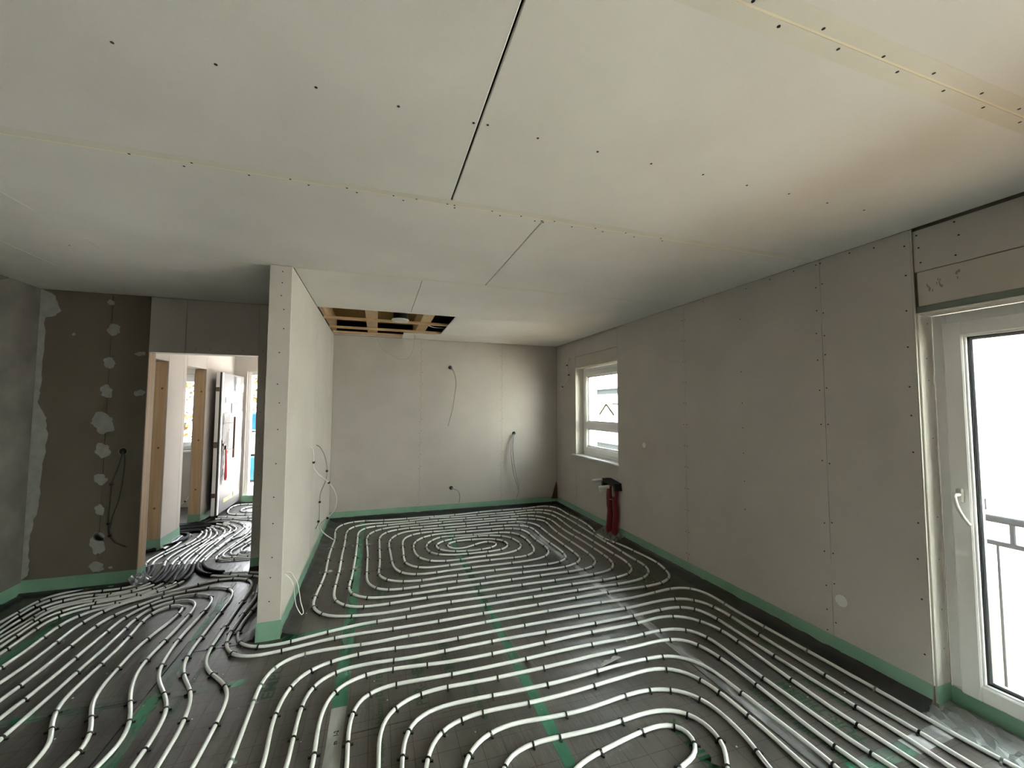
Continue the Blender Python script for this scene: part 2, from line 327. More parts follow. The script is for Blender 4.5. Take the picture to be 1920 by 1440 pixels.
CEIL_SCREWS=[(-0.708,1.345),(-0.466,1.339),(-0.202,1.340),(-0.949,1.942),(-0.780,1.972),(-0.740,1.934),(-0.544,1.961),(-0.382,1.939),(-0.313,1.965),(-1.832,3.202),(0.045,1.341),(0.298,1.339),(0.347,1.333),(0.540,1.342),(0.789,1.342),(1.035,1.341),(-0.152,1.937),(-0.111,1.964),(0.051,1.938),(0.097,1.969),(0.156,1.936),(0.304,1.935),(0.339,1.938),(0.344,1.963),(0.530,1.935),(0.582,1.969),(0.687,1.940),(0.775,1.968),(0.808,1.956),(0.823,1.969),(0.875,1.938),(0.993,1.968),(1.125,1.942),(1.185,1.968),(1.318,1.940),(1.394,1.970),(1.555,1.939),(1.586,1.966),(0.847,0.705),(0.967,0.734),(1.084,0.702),(1.185,0.732),(1.331,0.708),(1.431,0.730),(1.539,0.699),(1.653,0.731),(1.780,0.699),(1.869,0.733),(1.990,0.699),(2.085,0.733),(1.293,1.336),(1.541,1.341),(1.786,1.334),(2.041,1.337),(2.288,1.328)]
b = MB()
for x, y in CEIL_SCREWS: b.disc((x, y, H-.0007), (0, 0, 1), .0048, 8, .0012)
b.build('screw_heads', M['screw'], ceil)['kind'] = 'stuff'
# open service hatch in the ceiling over the kitchen: battens, joists, deck
hat = empty('open_ceiling_hatch', (0.1, 5.2, H))
tag(hat, 'open rectangular gap in the ceiling by the back wall showing timber battens and dark void', 'ceiling hatch')
def hp(n, mb, m): return local(mb.build(n, M[m]), hat)
for y in (5.02, 5.60, 5.97): hp('batten', MB().cbox(-.60, .81, y-.03, y+.03, H+.0135, H+.038, .002), 'woodx')
for x0, x1 in ((-.15, -.02), (.47, .60), (-.62, -.56)): hp('joist', MB().cbox(x0, x1, 4.36, 6.10, H+.039, H+.24, .004), 'wood')
hp('deck_board', MB().box(-.64, .50, 4.3, 6.3, H+.24, H+.26), 'osb')
hp('plaster_strip', MB().box(-.60, .318, 6.0, YB, H, H+.0125), 'board')
hp('void_lining', MB().box(.60, 1.2, 4.3, 6.3, H+.36, H+.37).box(1.2, 1.21, 4.3, 6.3, H+.05, H+.37).box(-.64, 1.2, 4.29, 4.30, H+.05, H+.37).box(-.64, 1.2, 6.28, 6.29, H+.05, H+.37).box(-.66, -.65, 4.3, 6.3, H+.05, H+.37), 'void')
t = empty('waste_pipe', (0.235, 4.90, H)); tag(t, 'black pipe stub with white rim hanging in the open ceiling hatch', 'pipe')
local(MB().cyl((.235, 4.90, H+.03), (.235, 4.90, H+.22), .085, 24).build('pipe_body', M['black']), t)
local(MB().ring((.235, 4.90, H+.012), (0, 0, 1), .098, .06, .018, 28).disc((.235, 4.90, H+.02), (0, 0, 1), .065, 24, .004).build('rim', M['white']), t)
def cable(name, label, pts, r, m, group=None, step=.02, n=8):
    b = MB(); b.tube(cr_spline(pts, step), r, n); o = b.build(name, M[m]); tag(o, label, 'cable', group); return o
C4=[(-0.031,2.66),(-0.027,2.522),(0.006,2.396),(0.078,2.304),(0.181,2.245),(0.284,2.201),(0.366,2.210),(0.418,2.266),(0.453,2.365),(0.462,2.452),(0.470,2.66)]
cable('hanging_wire', 'thin grey wire sagging in a loop below the open ceiling hatch', [(x, 5.70 + (0.0 if 2.3 < z < 2.6 else .0), z) for x, z in C4], .0022, 'cable')
cable('loose_cable', 'pale cable lying across the dark right bay of the ceiling hatch', [(.60, 5.25, H+.05), (.68, 5.32, H+.045), (.78, 5.36, H+.05), (.9, 5.38, H+.06)], .006, 'whitecable')

# ---------------------------------------------------------------- walls
def panel(par, x0, x1, y0, y1, z0, z1, m='board', c=.0018, g=.0012, name='gypsum_board'):
    dx, dy, dz = x1-x0, y1-y0, z1-z0; t = min(dx, dy)
    gx = 0 if dx == t else g; gy = 0 if dy == t else g
    return MB().cbox(x0+gx, x1-gx, y0+gy, y1-gy, z0+g, z1-g, c).build(name, M[m], par)
def screws(par, pts, ax, d=.0007, r=.0045):
    b = MB()
    for p in pts: b.disc(Vector(p)+Vector(ax)*(-.0006), ax, r, 8, d+.0006)
    o = b.build('screw_heads', M['screw'], par); o['kind'] = 'stuff'; return o
T = .0125; TY0 = -1.40
# right outer wall: terrace door opening y -0.60..1.40, window opening y 4.30..5.42
b = MB(); x0, x1 = XR+T, 3.0
for y0, y1, z0, z1 in ((-2.4, TY0, -.14, H+.05), (1.40, 4.30, -.14, H+.05), (4.30, 5.42, -.14, .87), (4.30, 5.42, 2.14, H+.05), (5.42, 6.3, -.14, H+.05)): b.box(x0, x1, y0, y1, z0, z1)
b.box(2.90, 3.0, TY0, 1.40, -.14, .03); b.box(XR+2*T+.001, 3.0, TY0, 1.40, 2.084, H+.05)
wr = struct('wall_right', b, M['core'])
for y0, y1, z0, z1 in ((-2.38, -2.3, 0, H), (-2.3, TY0, 0, H), (1.40, 1.885, 0, H), (1.885, 3.16, 0, H), (3.16, 4.30, 0, H), (4.30, 5.42, 0, .855), (4.30, 5.42, 2.305, H), (5.42, YB, 0, H)):
    panel(wr, XR, XR+T, y0, y1, z0, z1)
panel(wr, XR+.002, XR+T, 4.305, 5.415, 2.14, 2.303, 'paper', name='shutter_box_cover')
panel(wr, XR+T, XR+2*T-.001, TY0, 1.397, 2.305, H-.012)['label'] = 'short board above terrace door'
panel(wr, XR+T, XR+2*T-.001, TY0, 1.385, 2.115, 2.303, 'paper', name='shutter_box_cover')
MB().box(XR+T+.001, XR+.04, TY0, 1.398, 2.082, 2.114).build('lintel_strip', M['greyp'], wr)['label'] = 'grey strip under the shutter cover'
MB().box(XR+.001, XR+T-.001, 1.3965, 1.3995, .12, H).build('board_edge', M['edge'], wr)['label'] = 'pale board edge beside terrace door'
panel(wr, XR+T, 2.905, 1.388, 1.400, .0, 2.082, 'edge', name='reveal_board'); panel(wr, XR+T, 2.905, TY0, TY0+.012, .0, 2.082, 'edge', name='reveal_board')
panel(wr, XR+T, 2.905, TY0+.012, 1.388, 2.070, 2.082, 'edge', name='reveal_board')
panel(wr, XR, 2.905, 5.410, 5.4215, .87, 2.14, 'edge', name='reveal_board'); panel(wr, XR, 2.905, 4.2985, 4.31, .87, 2.14, 'edge', name='reveal_board'); panel(wr, XR, 2.905, 4.31, 5.41, 2.128, 2.14, 'edge', name='reveal_board')
RIGHT_SCREWS=[(1.571,2.512),(1.702,2.528),(1.426,2.466),(1.426,2.300),(1.431,2.102),(1.433,1.900),(1.434,1.680),(1.433,1.522),(1.433,1.323),(1.908,2.521),(1.879,2.522),(2.060,2.527),(2.245,2.525),(2.454,2.512),(1.914,2.368),(1.872,2.382),(1.913,2.212),(1.872,2.187),(1.921,2.059),(1.870,2.036),(1.920,1.880),(1.870,1.910),(1.914,1.679),(1.870,1.692),(1.914,1.454),(1.870,1.456),(1.915,1.218),(1.870,1.204),(2.906,2.517),(1.916,0.815),(1.870,0.829),(1.923,0.633),(1.870,0.637),(1.920,0.418),(1.870,0.448),(1.921,0.268),(1.870,0.208),(1.923,0.139),(1.427,0.946),(1.437,0.753),(1.428,0.546),(1.428,0.262)]
pts = [(XR, y, z) for y, z in RIGHT_SCREWS]+[(XR, 3.16+d, z) for d in (-.018, .018) for z in [.2+.2*k for k in range(12)]]+[(XR, 2.52, z) for z in (2.28, 1.85, 1.6, 1.4, 1.2, .98, .76)]
screws(wr, pts, (-1, 0, 0)); screws(wr, [(XR+T, y, z) for y, z in [(1.222,2.518),(1.208,2.444),(1.224,2.345),(1.377,2.509),(1.370,2.438),(1.365,2.354)]], (-1, 0, 0))
screws(wr, [(x, 1.388, z) for x, z in [(2.867,2.028),(2.847,1.835),(2.854,1.714),(2.862,1.4),(2.865,0.980),(2.861,0.759),(2.86,.5),(2.86,.3)]], (0, -1, 0), r=.0035)
# back wall
b = MB().box(-.8, 3.0, YB+T, 6.3, -.14, H+.05); wb = struct('wall_back', b, M['core'])
for x0, x1 in ((XP1, .60), (.60, 1.84), (1.84, XR)): panel(wb, x0, x1, YB, YB+T, 0, H)
for x in (.60, 1.84): MB().box(x-.0015, x+.0015, YB+.0012, YB+T, .1, H).build('joint_strip', M['seam'], wb)
screws(wb, [(x+d, YB, z+d) for x in (.60, 1.84) for d in (-.018, .018) for z in [.17+.17*k for k in range(14)]], (0, -1, 0), r=.004)
# partition with its end face towards the camera
b = MB().box(XP0+T, XP1-T, YP+T, YB, -.0, H+.05); wp = struct('wall_partition', b, M['core'])
panel(wp, XP0, XP1, YP, YP+T, 0, H-.004)['label'] = 'narrow end board of partition'
for y0, y1 in ((YP+T, 4.42), (4.42, 5.67), (5.67, YB)): panel(wp, XP1-T, XP1, y0, y1, 0, H)
for y0, y1 in ((YP+T, 4.50),): panel(wp, XP0, XP0+T, y0, y1, 0, H)
MB().cbox(XP1-.004, XP1+.0015, YP-.0015, YP+.006, .12, H-.003, .001).build('corner_bead', M['edge'], wp)
screws(wp, [(x, YP, z) for x, z in [(-0.651,2.504),(-0.651,2.425),(-0.654,2.332),(-0.635,2.236),(-0.632,2.100),(-0.654,1.932),(-0.658,1.712),(-0.643,1.583),(-0.646,1.400),(-0.650,1.168),(-0.656,0.942),(-0.655,0.766),(-0.653,0.541),(-0.659,0.409),(-0.661,0.253)]], (0, -1, 0))
# wall with the doorway to the hall (faces the camera on the left)
DX0, DX1, DH = -1.975, -1.110, 2.045
b = MB().box(XL-.2, DX0-.004, YW+T, YW+.128, 0, H+.05).box(DX1+.003, XP0+.02, YW+T, YW+.128, 0, H+.05).box(DX0-.004, DX1+.003, YW+T, YW+.128, DH+T, H+.05)
wd = struct('wall_hallway', b, M['core'])
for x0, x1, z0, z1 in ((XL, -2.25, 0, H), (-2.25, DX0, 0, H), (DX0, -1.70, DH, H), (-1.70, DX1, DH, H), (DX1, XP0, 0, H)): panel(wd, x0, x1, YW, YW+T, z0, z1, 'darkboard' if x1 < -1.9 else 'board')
for x0, x1, z0, z1 in ((-2.2, DX0, 0, H), (DX0, DX1, DH, H), (DX1, -.9, 0, H)): panel(wd, x0, x1, YW+.128, YW+.14, z0, z1)
panel(wd, DX0, DX1, YW+T, YW+.128, DH, DH+T, 'edge', name='reveal_board'); panel(wd, DX1-.0, DX1+T, YW+T, YW+.128, 0, DH, 'board', name='reveal_board')
st_ = MB().cbox(DX0-.045, DX0, YW+T+.001, YW+.127, .10, DH, .002).build('door_stud', M['wood'], wd); st_['label'] = 'pale timber stud lining the doorway'
screws(wd, [(x, YW, z) for x, z in [(-1.620,2.079),(-1.510,2.084),(-1.353,2.089),(-1.241,2.092)]]+[(-1.07, YW, .3+.3*k) for k in range(7)], (0, -1, 0), r=.004)
# filler patches
PATCH=[(-2.263,2.472,0.031,0.024),(-2.233,2.231,0.057,0.048),(-2.251,1.937,0.05,0.047),(-2.258,1.686,0.05,0.055),(-2.033,2.025,0.039,0.022),(-2.024,1.674,0.039,0.032),(-2.269,1.407,0.087,0.093),(-2.26,1.168,0.062,0.061),(-2.264,0.923,0.055,0.046),(-2.506,2.174,0.011,0.014),(-2.258,0.66,0.039,0.044),(-2.258,0.375,0.06,0.088),(-2.25,0.43,0.05,0.035),(-2.254,0.181,0.06,0.042),(-2.16,0.163,0.014,0.013)]
random.seed(11)
for x, z, rx, rz in PATCH:
    n = 30; poly = []
    for k in range(n):
        a = 2*PI*k/n; s = .92+.16*math.sin(a*2+x*40)+.09*math.sin(a*5+z*30)+random.uniform(-.09, .09); poly.append((x+rx*s*math.cos(a), z+rz*s*math.sin(a)))
    MB().prism(poly, 1, YW-.0012, YW+.001).build('filler_patch', M['filler'], wd)
BAND0=[(XL, 2.549),(-2.660,2.519),(-2.599,2.369),(-2.65,2.32),(-2.700,2.307),(-2.70,1.980),(-2.704,1.679),(-2.715,1.574),(-2.65,1.455),(-2.632,1.320),(-2.657,1.024),(-2.664,0.732),(-2.70,0.491),(-2.70,0.304),(-2.70,0.162),(XL, .13)]
BAND = []
for p_, q_ in zip(BAND0[1:-1], BAND0[2:-1]):
    for k in range(6): BAND.append((p_[0]+(q_[0]-p_[0])*k/6+random.uniform(-.008, .008), p_[1]+(q_[1]-p_[1])*k/6))
BAND = [BAND0[0]]+BAND+[BAND0[-2], BAND0[-1]]
MB().prism(BAND, 1, YW-.0014, YW+.001).build('filler_patch', M['filler'], wd)['label'] = 'wide band of filler at corner'
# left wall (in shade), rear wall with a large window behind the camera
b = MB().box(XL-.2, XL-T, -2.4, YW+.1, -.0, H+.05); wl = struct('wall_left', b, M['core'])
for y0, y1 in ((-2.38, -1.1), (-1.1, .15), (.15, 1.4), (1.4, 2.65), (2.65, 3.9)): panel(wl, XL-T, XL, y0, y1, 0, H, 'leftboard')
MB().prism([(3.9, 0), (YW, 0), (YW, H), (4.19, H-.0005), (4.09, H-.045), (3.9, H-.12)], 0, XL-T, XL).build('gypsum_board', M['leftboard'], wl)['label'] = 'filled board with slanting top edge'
struct('wall_rear', MB().box(XL-.2, 3.0, -2.55, -2.38, -.14, H+.05), M['board'])
# hall walls
HX, HY = -2.20, 7.62
b = MB().box(HX-.128, HX-T, 5.45+.004, 5.90, 0, H+.05).box(HX-.128, HX-T, 6.50, HY, 0, H+.05).box(HX-.128, HX-T, 4.64, 5.45, 2.05, H+.05).box(HX-.128, HX-T, 5.90, 6.50, 2.05, H+.05)
wh = struct('wall_hall_left', b, M['core'])
for y0, y1, z0, z1 in ((4.64, 5.45, 2.05, H), (5.45, 5.82, 0, H), (5.82, 5.90, 0, H), (5.90, 6.50, 2.05, H), (6.50, HY, 0, H)): panel(wh, HX-T, HX, y0, y1, z0, z1)
for y0, y1 in ((5.45, 5.90), (6.50, HY)): panel(wh, HX-.14, HX-.128, y0, y1, 0, H)
for y, nm in ((5.45, 'dark timber stud at first hall opening'), (6.50, 'knotty timber stud at second hall opening')):
    s_ = MB().cbox(HX-.127, HX-T-.001, y-.001, y+.045, .0, 2.05, .002).build('opening_stud', M['wood'], wh); s_['label'] = nm
    for z in (.45, 1.1, 1.75): MB().disc((HX-.05+.02*math.sin(z*9), y-.0012, z), (0, -1, 0), .011, 10, .001).build('knot', M['knot'], wh)
b = MB()
for x0, x1, z0, z1 in ((-4.3, -3.80, -.14, H+.05), (-3.80, -2.55, -.14, .87), (-3.80, -2.55, 2.06, H+.05), (-2.55, -2.02, -.14, H+.05), (-2.02, -.96, 2.12, H+.05), (-.96, -.4, -.14, H+.05), (-2.02, -.96, -.14, .02)): b.box(x0, x1, HY, 7.9, z0, z1)
we = struct('wall_entrance', b, M['board'])
struct('wall_hall_right', MB().box(-.90, -.80, 4.64, 7.9, 0, H+.05), M['board'])
struct('wall_utility', MB().box(-4.3, -4.2, 4.5, 7.9, -.14, H+.05).box(-4.2, -2.75, 4.52, 4.64, 0, H+.05), M['board'])
struct('roof', MB().box(-4.6, 3.9, -2.8, 8.2, H+.40, H+.5).box(-4.6, 3.3, -2.56, -2.4, H+.04, H+.40).box(-4.6, 3.3, 7.7, 7.9, H+.04, H+.40).box(2.8, 3.0, -2.6, 7.9, H+.04, H+.40).box(-4.6, -4.3, -2.6, 7.9, -.14, H+.40).box(-.8, 3.0, 6.3, 7.9, H+.04, H+.40), M['core'])  # unseen roof shutting out sky; eave lengthened to dim light through the windows

# ---------------------------------------------------------------- green edge strips and foil at the wall feet
def strip(name, p0, p1, nrm, zt=.125, foil=.10, zb=.0, lab=None, seed=0, m='tape', flat=.045):
    rnd = random.Random(seed); a = Vector((*p0, 0)); e = Vector((*p1, 0)); d = e-a; L = d.length; d.normalize(); n = Vector((*nrm, 0)); N = max(2, int(L/.06)); vs = []
    for i in range(N+1):
        p = a+d*L*i/N; wv = rnd.uniform(-.004, .004)
        for off, z in ((.002, zt+wv*.4), (.004, (zt+flat)/2), (.007+abs(wv), flat+wv), (.001, zt-.001)):
            q = p+n*off; vs.append((q.x, q.y, z))
    fs = [(i*4+k, i*4+k+1, (i+1)*4+k+1, (i+1)*4+k) for i in range(N) for k in range(2)]
    o = struct(name, MB().add(vs, fs, True), M[m])
    if foil:
        vs = []
        for i in range(N+1):
            p = a+d*L*i/N
            for k, (off, z) in enumerate(((.006, flat+.006), (.018, .026), (.06, .012), (foil, .0035))):
                q = p+n*(off+(rnd.uniform(-.012, .012) if k > 1 else rnd.uniform(0, .006)))
                vs.append((q.x, q.y, max(.002, z+(rnd.uniform(-.006, .009) if k in (1, 2) else 0))))
        fs = [(i*4+k, i*4+k+1, (i+1)*4+k+1, (i+1)*4+k) for i in range(N) for k in range(3)]
        MB().add(vs, fs, True).build('edge_foil', M['foil'], o)['label'] = 'dark crumpled foil flap'
    return o
strip('baseboard_right', (XR, 1.40), (XR, YB), (-1, 0), foil=.12, seed=1)
strip('baseboard_back', (XP1, YB), (XR, YB), (0, -1), .125, .10, seed=2)
strip('baseboard_partition', (XP1, YP-.003), (XP1, YB), (1, 0), .125, .11, seed=3)
strip('baseboard_partition_end', (XP0-.004, YP), (XP1+.004, YP), (0, -1), .125, 0, seed=4, flat=.004)
strip('baseboard_partition_left', (XP0, YP), (XP0, YW), (-1, 0), .125, .09, seed=5)
strip('baseboard_hallway', (XL, YW), (DX0, YW), (0, -1), .125, .08, seed=6, flat=.02)
strip('baseboard_doorway', (DX0, YW-.003), (DX0, YW+.143), (1, 0), .125, .03, seed=7, flat=.02)
strip('baseboard_doorway_right', (DX1, YW), (XP0, YW), (0, -1), .125, .05, seed=8)
strip('baseboard_left', (XL, -2.3), (XL, YW), (1, 0), .11, .08, seed=9, flat=.01)
strip('baseboard_terrace', (2.898, TY0+.01), (2.898, 1.385), (-1, 0), .11, .16, seed=10, flat=.02)
strip('baseboard_reveal', (XR, 1.386), (2.90, 1.386), (0, -1), .125, .0, seed=12, flat=.01)
strip('baseboard_opening', (HX-.14, 5.447), (HX, 5.447), (0, -1), .125, 0, seed=13, flat=.003); strip('baseboard_hall', (HX+.001, 5.445), (HX+.001, 5.90), (1, 0), .125, .05, seed=14, flat=.02)
strip('baseboard_second_opening', (HX-.14, 6.497), (HX, 6.497), (0, -1), .125, 0, seed=15, flat=.003); strip('baseboard_hall_end', (HX+.001, 6.495), (HX+.001, HY), (1, 0), .125, .05, seed=16, flat=.02)
strip('baseboard_entrance', (-2.05, HY), (-.9, HY), (0, -1), .125, .02, seed=17, flat=.02)

# ---------------------------------------------------------------- terrace door, kitchen window, hall window, front door
def frame_x(b, x0, x1, y0, y1, z0, z1, wd, c=.004, wb=None):
    wb = wd if wb is None else wb
    b.cbox(x0, x1, y0, y0+wd, z0, z1, c); b.cbox(x0, x1, y1-wd, y1, z0, z1, c); b.cbox(x0, x1, y0+wd-.004, y1-wd+.004, z1-wd, z1, c); b.cbox(x0, x1, y0+wd-.004, y1-wd+.004, z0, z0+wb, c)
d2 = struct('door_2', (lambda b: (frame_x(b, 2.905, 2.975, TY0+.012, 1.388, .03, 2.07, .062, wb=.085), b)[1])(MB()), M['pvc'])
b = MB(); b.cbox(2.907, 2.97, .37, .43, .1, 2.02, .003); b.cbox(2.907, 2.97, -.82, -.76, .1, 2.02, .003); b.build('mullion', M['pvc'], d2)
for y0, y1 in ((.435, 1.338), (-.755, .365), (TY0+.05, -.825)):
    b = MB(); frame_x(b, 2.882, 2.95, y0, y1, .105, 2.02, .078, .006); s_ = b.build('sash', M['pvc'], d2)
    b = MB(); frame_x(b, 2.895, 2.94, y0+.074, y1-.074, .179, 1.946, .012, .003); b.build('glazing_bead', M['pvc'], s_)
    b = MB(); frame_x(b, 2.91, 2.935, y0+.084, y1-.084, .189, 1.936, .006, .001); b.build('rubber_seal', M['seal'], s_)
    b = MB(); frame_x(b, 2.921, 2.941, y0+.088, y1-.088, .193, 1.932, .014, .001); b.build('glazing_spacer', M['spacer'], s_)
    MB().box(2.914, 2.918, y0+.086, y1-.086, .19, 1.935).box(2.942, 2.946, y0+.086, y1-.086, .19, 1.935).build('glass_pane', M['glass'], s_)
    if y1 > 1:
        h_ = MB(); h_.cbox(2.868, 2.883, 1.283, 1.313, 1.075, 1.150, .006); h_.tube(cr_spline([(2.872, 1.298, 1.117), (2.845, 1.298, 1.117), (2.826, 1.297, 1.112), (2.820, 1.292, 1.09), (2.822, 1.283, 1.05), (2.832, 1.268, 1.005), (2.846, 1.255, .975)], .01), [.010]*1+[.010]*400 if False else .0085, 10)
        h_.build('handle', M['white'], s_)
w1 = struct('window_1', (lambda b: (frame_x(b, 2.905, 2.975, 4.31, 5.41, .872, 2.128, .05), b)[1])(MB()), M['pvc'])
b = MB(); frame_x(b, 2.888, 2.955, 4.355, 5.365, .917, 2.083, .07, .005); b.cbox(2.888, 2.955, 4.42, 5.30, 1.255, 1.345, .005); s_ = b.build('sash', M['pvc'], w1)
for z0, z1 in ((.985, 1.257), (1.343, 2.015)):
    b = MB(); frame_x(b, 2.900, 2.94, 4.422, 5.298, z0, z1, .012, .003); b.build('glazing_bead', M['white'], s_)
    b = MB(); frame_x(b, 2.918, 2.942, 4.432, 5.288, z0+.01, z1-.01, .014, .002); b.build('glazing_spacer', M['spacer'], s_)
    MB().box(2.922, 2.926, 4.43, 5.29, z0+.008, z1-.008).box(2.944, 2.948, 4.43, 5.29, z0+.008, z1-.008).build('glass_pane', M['glass'], s_)
b = MB()
for p, q in (((4.98, 1.455), (4.80, 1.60)), ((4.80, 1.60), (4.61, 1.455))):
    d = Vector((q[0]-p[0], q[1]-p[1])).normalized(); n = Vector((-d.y, d.x))*.017; b.prism([(p[0]+n.x, p[1]+n.y), (q[0]+n.x, q[1]+n.y), (q[0]-n.x, q[1]-n.y), (p[0]-n.x, p[1]-n.y)], 0, 2.9205, 2.9215)
b.build('roof_shaped_sticker', M['paleyellow'], w1)['label'] = 'pale yellow roof-shaped sticker'
h_ = MB().cbox(2.872, 2.889, 4.375, 4.405, 1.56, 1.64, .006); h_.tube(cr_spline([(2.88, 4.39, 1.60), (2.845, 4.39, 1.60), (2.83, 4.41, 1.60), (2.83, 4.50, 1.60)], .01), .0085, 10); h_.build('handle', M['white'], w1)
MB().cbox(XR-.022, 2.905, 4.29, 5.50, .852, .874, .004).build('window_sill', M['pvc'], w1)['label'] = 'white inner window sill'
def frame_y(b, y0, y1, x0, x1, z0, z1, wd, c=.004):
    b.cbox(x0, x0+wd, y0, y1, z0, z1, c); b.cbox(x1-wd, x1, y0, y1, z0, z1, c); b.cbox(x0+wd-.004, x1-wd+.004, y0, y1, z1-wd, z1, c); b.cbox(x0+wd-.004, x1-wd+.004, y0, y1, z0, z0+wd, c)
b = MB(); frame_y(b, 7.72, 7.79, -3.80, -2.55, .87, 2.06, .05); w2 = struct('window_2', b, M['pvc'])
b = MB(); frame_y(b, 7.70, 7.765, -3.75, -2.60, .92, 2.01, .07); s_ = b.build('sash', M['pvc'], w2)
MB().box(-3.69, -2.66, 7.73, 7.735, .98, 1.95).build('glass_pane', M['glass'], s_)
MB().box(-3.81, -2.54, 7.56, 7.72, .845, .87).build('window_sill', M['pvc'], w2)
b = MB(); frame_y(b, 7.66, 7.76, -2.02, -.96, .02, 2.12, .055); d1 = struct('door_1', b, M['pvc'])
LX0, LX1, LY0, LY1 = -2.125, -2.055, 6.63, 7.60
MB().cbox(LX0, LX1-.004, LY0+.03, LY1, .06, 2.03, .004).build('door_leaf', M['door'], d1)['label'] = 'grey front door leaf standing open'
MB().cbox(LX0-.004, LX1-.03, LY0, LY0+.031, .055, 2.033, .003).build('edge_profile', M['pvc'], d1)
MB().cbox(LX1-.029, LX1-.012, LY0+.004, LY0+.031, .06, 2.03, .002).build('rubber_seal', M['seal'], d1)
MB().cbox(LX1-.012, LX1+.002, LY0+.006, LY0+.05, .06, 2.03, .003).build('edge_trim', M['pvc'], d1)
b = MB(); b.tube([(-1.985, 6.97, .81), (-1.985, 6.97, 1.40)], .014, 10)
for z in (.93, 1.31): b.tube([(-1.985, 6.97, z), (LX1, 6.80, z)], .008, 8); b.tube([(-1.985, 6.97, z), (LX1, 6.74, z)], .006, 8)
b.build('pull_bar', M['bronze'], d1); MB().cbox(LX1, LX1+.012, 6.69, 6.74, .93, 1.08, .003).cyl((LX1, 6.715, 1.02), (LX1+.03, 6.715, 1.02), .012, 12).build('lock_plate', M['bronze'], d1)
MB().box(LX1-.075, LX1-.03, LY0-.0012, LY0, .98, 1.06).box(LX1-.075, LX1-.03, LY0-.0012, LY0, .30, .36).box(LX1-.075, LX1-.03, LY0-.0012, LY0, 1.76, 1.82).build('latch', M['bronze'], d1)
random.seed(5)
vs = []; ny, nz = 16, 22
for i in range(ny+1):
    for k in range(nz+1): vs.append((LX1+.004+random.uniform(0, .022), 6.70+.82*i/ny+random.uniform(-.012, .012), .46+1.0*k/nz+random.uniform(-.015, .015)))
MB().add(vs, [(i*(nz+1)+k, (i+1)*(nz+1)+k, (i+1)*(nz+1)+k+1, i*(nz+1)+k+1) for i in range(ny) for k in range(nz)], True).build('protective_film', M['doorfilm'], d1)['label'] = 'crumpled film over the middle of the door'
vs = []
for i in range(9):
    for k in range(7): vs.append((LX1+.004+random.uniform(0, .02), 7.15+.40*i/8+random.uniform(-.01, .01), 1.78+.22*k/6+random.uniform(-.01, .01)))
MB().add(vs, [(i*7+k, (i+1)*7+k, (i+1)*7+k+1, i*7+k+1) for i in range(8) for k in range(6)], True).build('protective_film', M['doorfilm'], d1)
MB().box(LX1, LX1+.0012, 6.80, 7.50, 1.60, 1.68).build('adhesive_strip', M['sheet'], d1)
text('massa haus', 'printed_lettering', .10, M['yellowink'], (LX1+.0015, 6.86, .19), (0, 1, 0), (0, 0, 1), d1, .004, .68)
b = MB(); b.box(LX1+.0022, LX1+.0034, 7.06, 7.36, 1.44, 1.70); pn = b.build('paper_notice', M['sheet']); tag(pn, 'white paper notice with two short lines taped on the open front door', 'notice')
for z, y0, y1 in ((1.60, 7.13, 7.29), (1.53, 7.11, 7.25)):
    y = y0; b = MB()
    while y < y1: d = random.uniform(.012, .03); b.box(LX1+.0035, LX1+.004, y, y+d*.7, z-.011, z+.011+random.uniform(-.006, .008)); y += d
    b.build('printed_line', M['ink'], pn)['kind'] = 'stuff'
ly = empty('key_lanyard', (-2.03, 6.78, .97)); tag(ly, 'red key lanyard hanging in a long loop from the front door lock', 'lanyard')
b = MB()
for s in (-1, 1):
    q = cr_spline([(-2.028, 6.78, .97), (-2.022, 6.78+s*.004, .90), (-2.018, 6.78+s*.010, .80), (-2.016, 6.78+s*.020, .66), (-2.016, 6.78+s*.028, .58), (-2.016, 6.78+s*.020, .53), (-2.016, 6.78, .515)], .015)
    b.tube(q, .0085, 6)
local(b.build('strap', M['lany']), ly); local(MB().cbox(-2.045, -2.018, 6.768, 6.792, .95, 1.0, .003).build('buckle', M['black']), ly); local(MB().cbox(-2.055, -2.03, 6.712, 6.79, .995, 1.008, .002).build('key', M['steel']), ly)

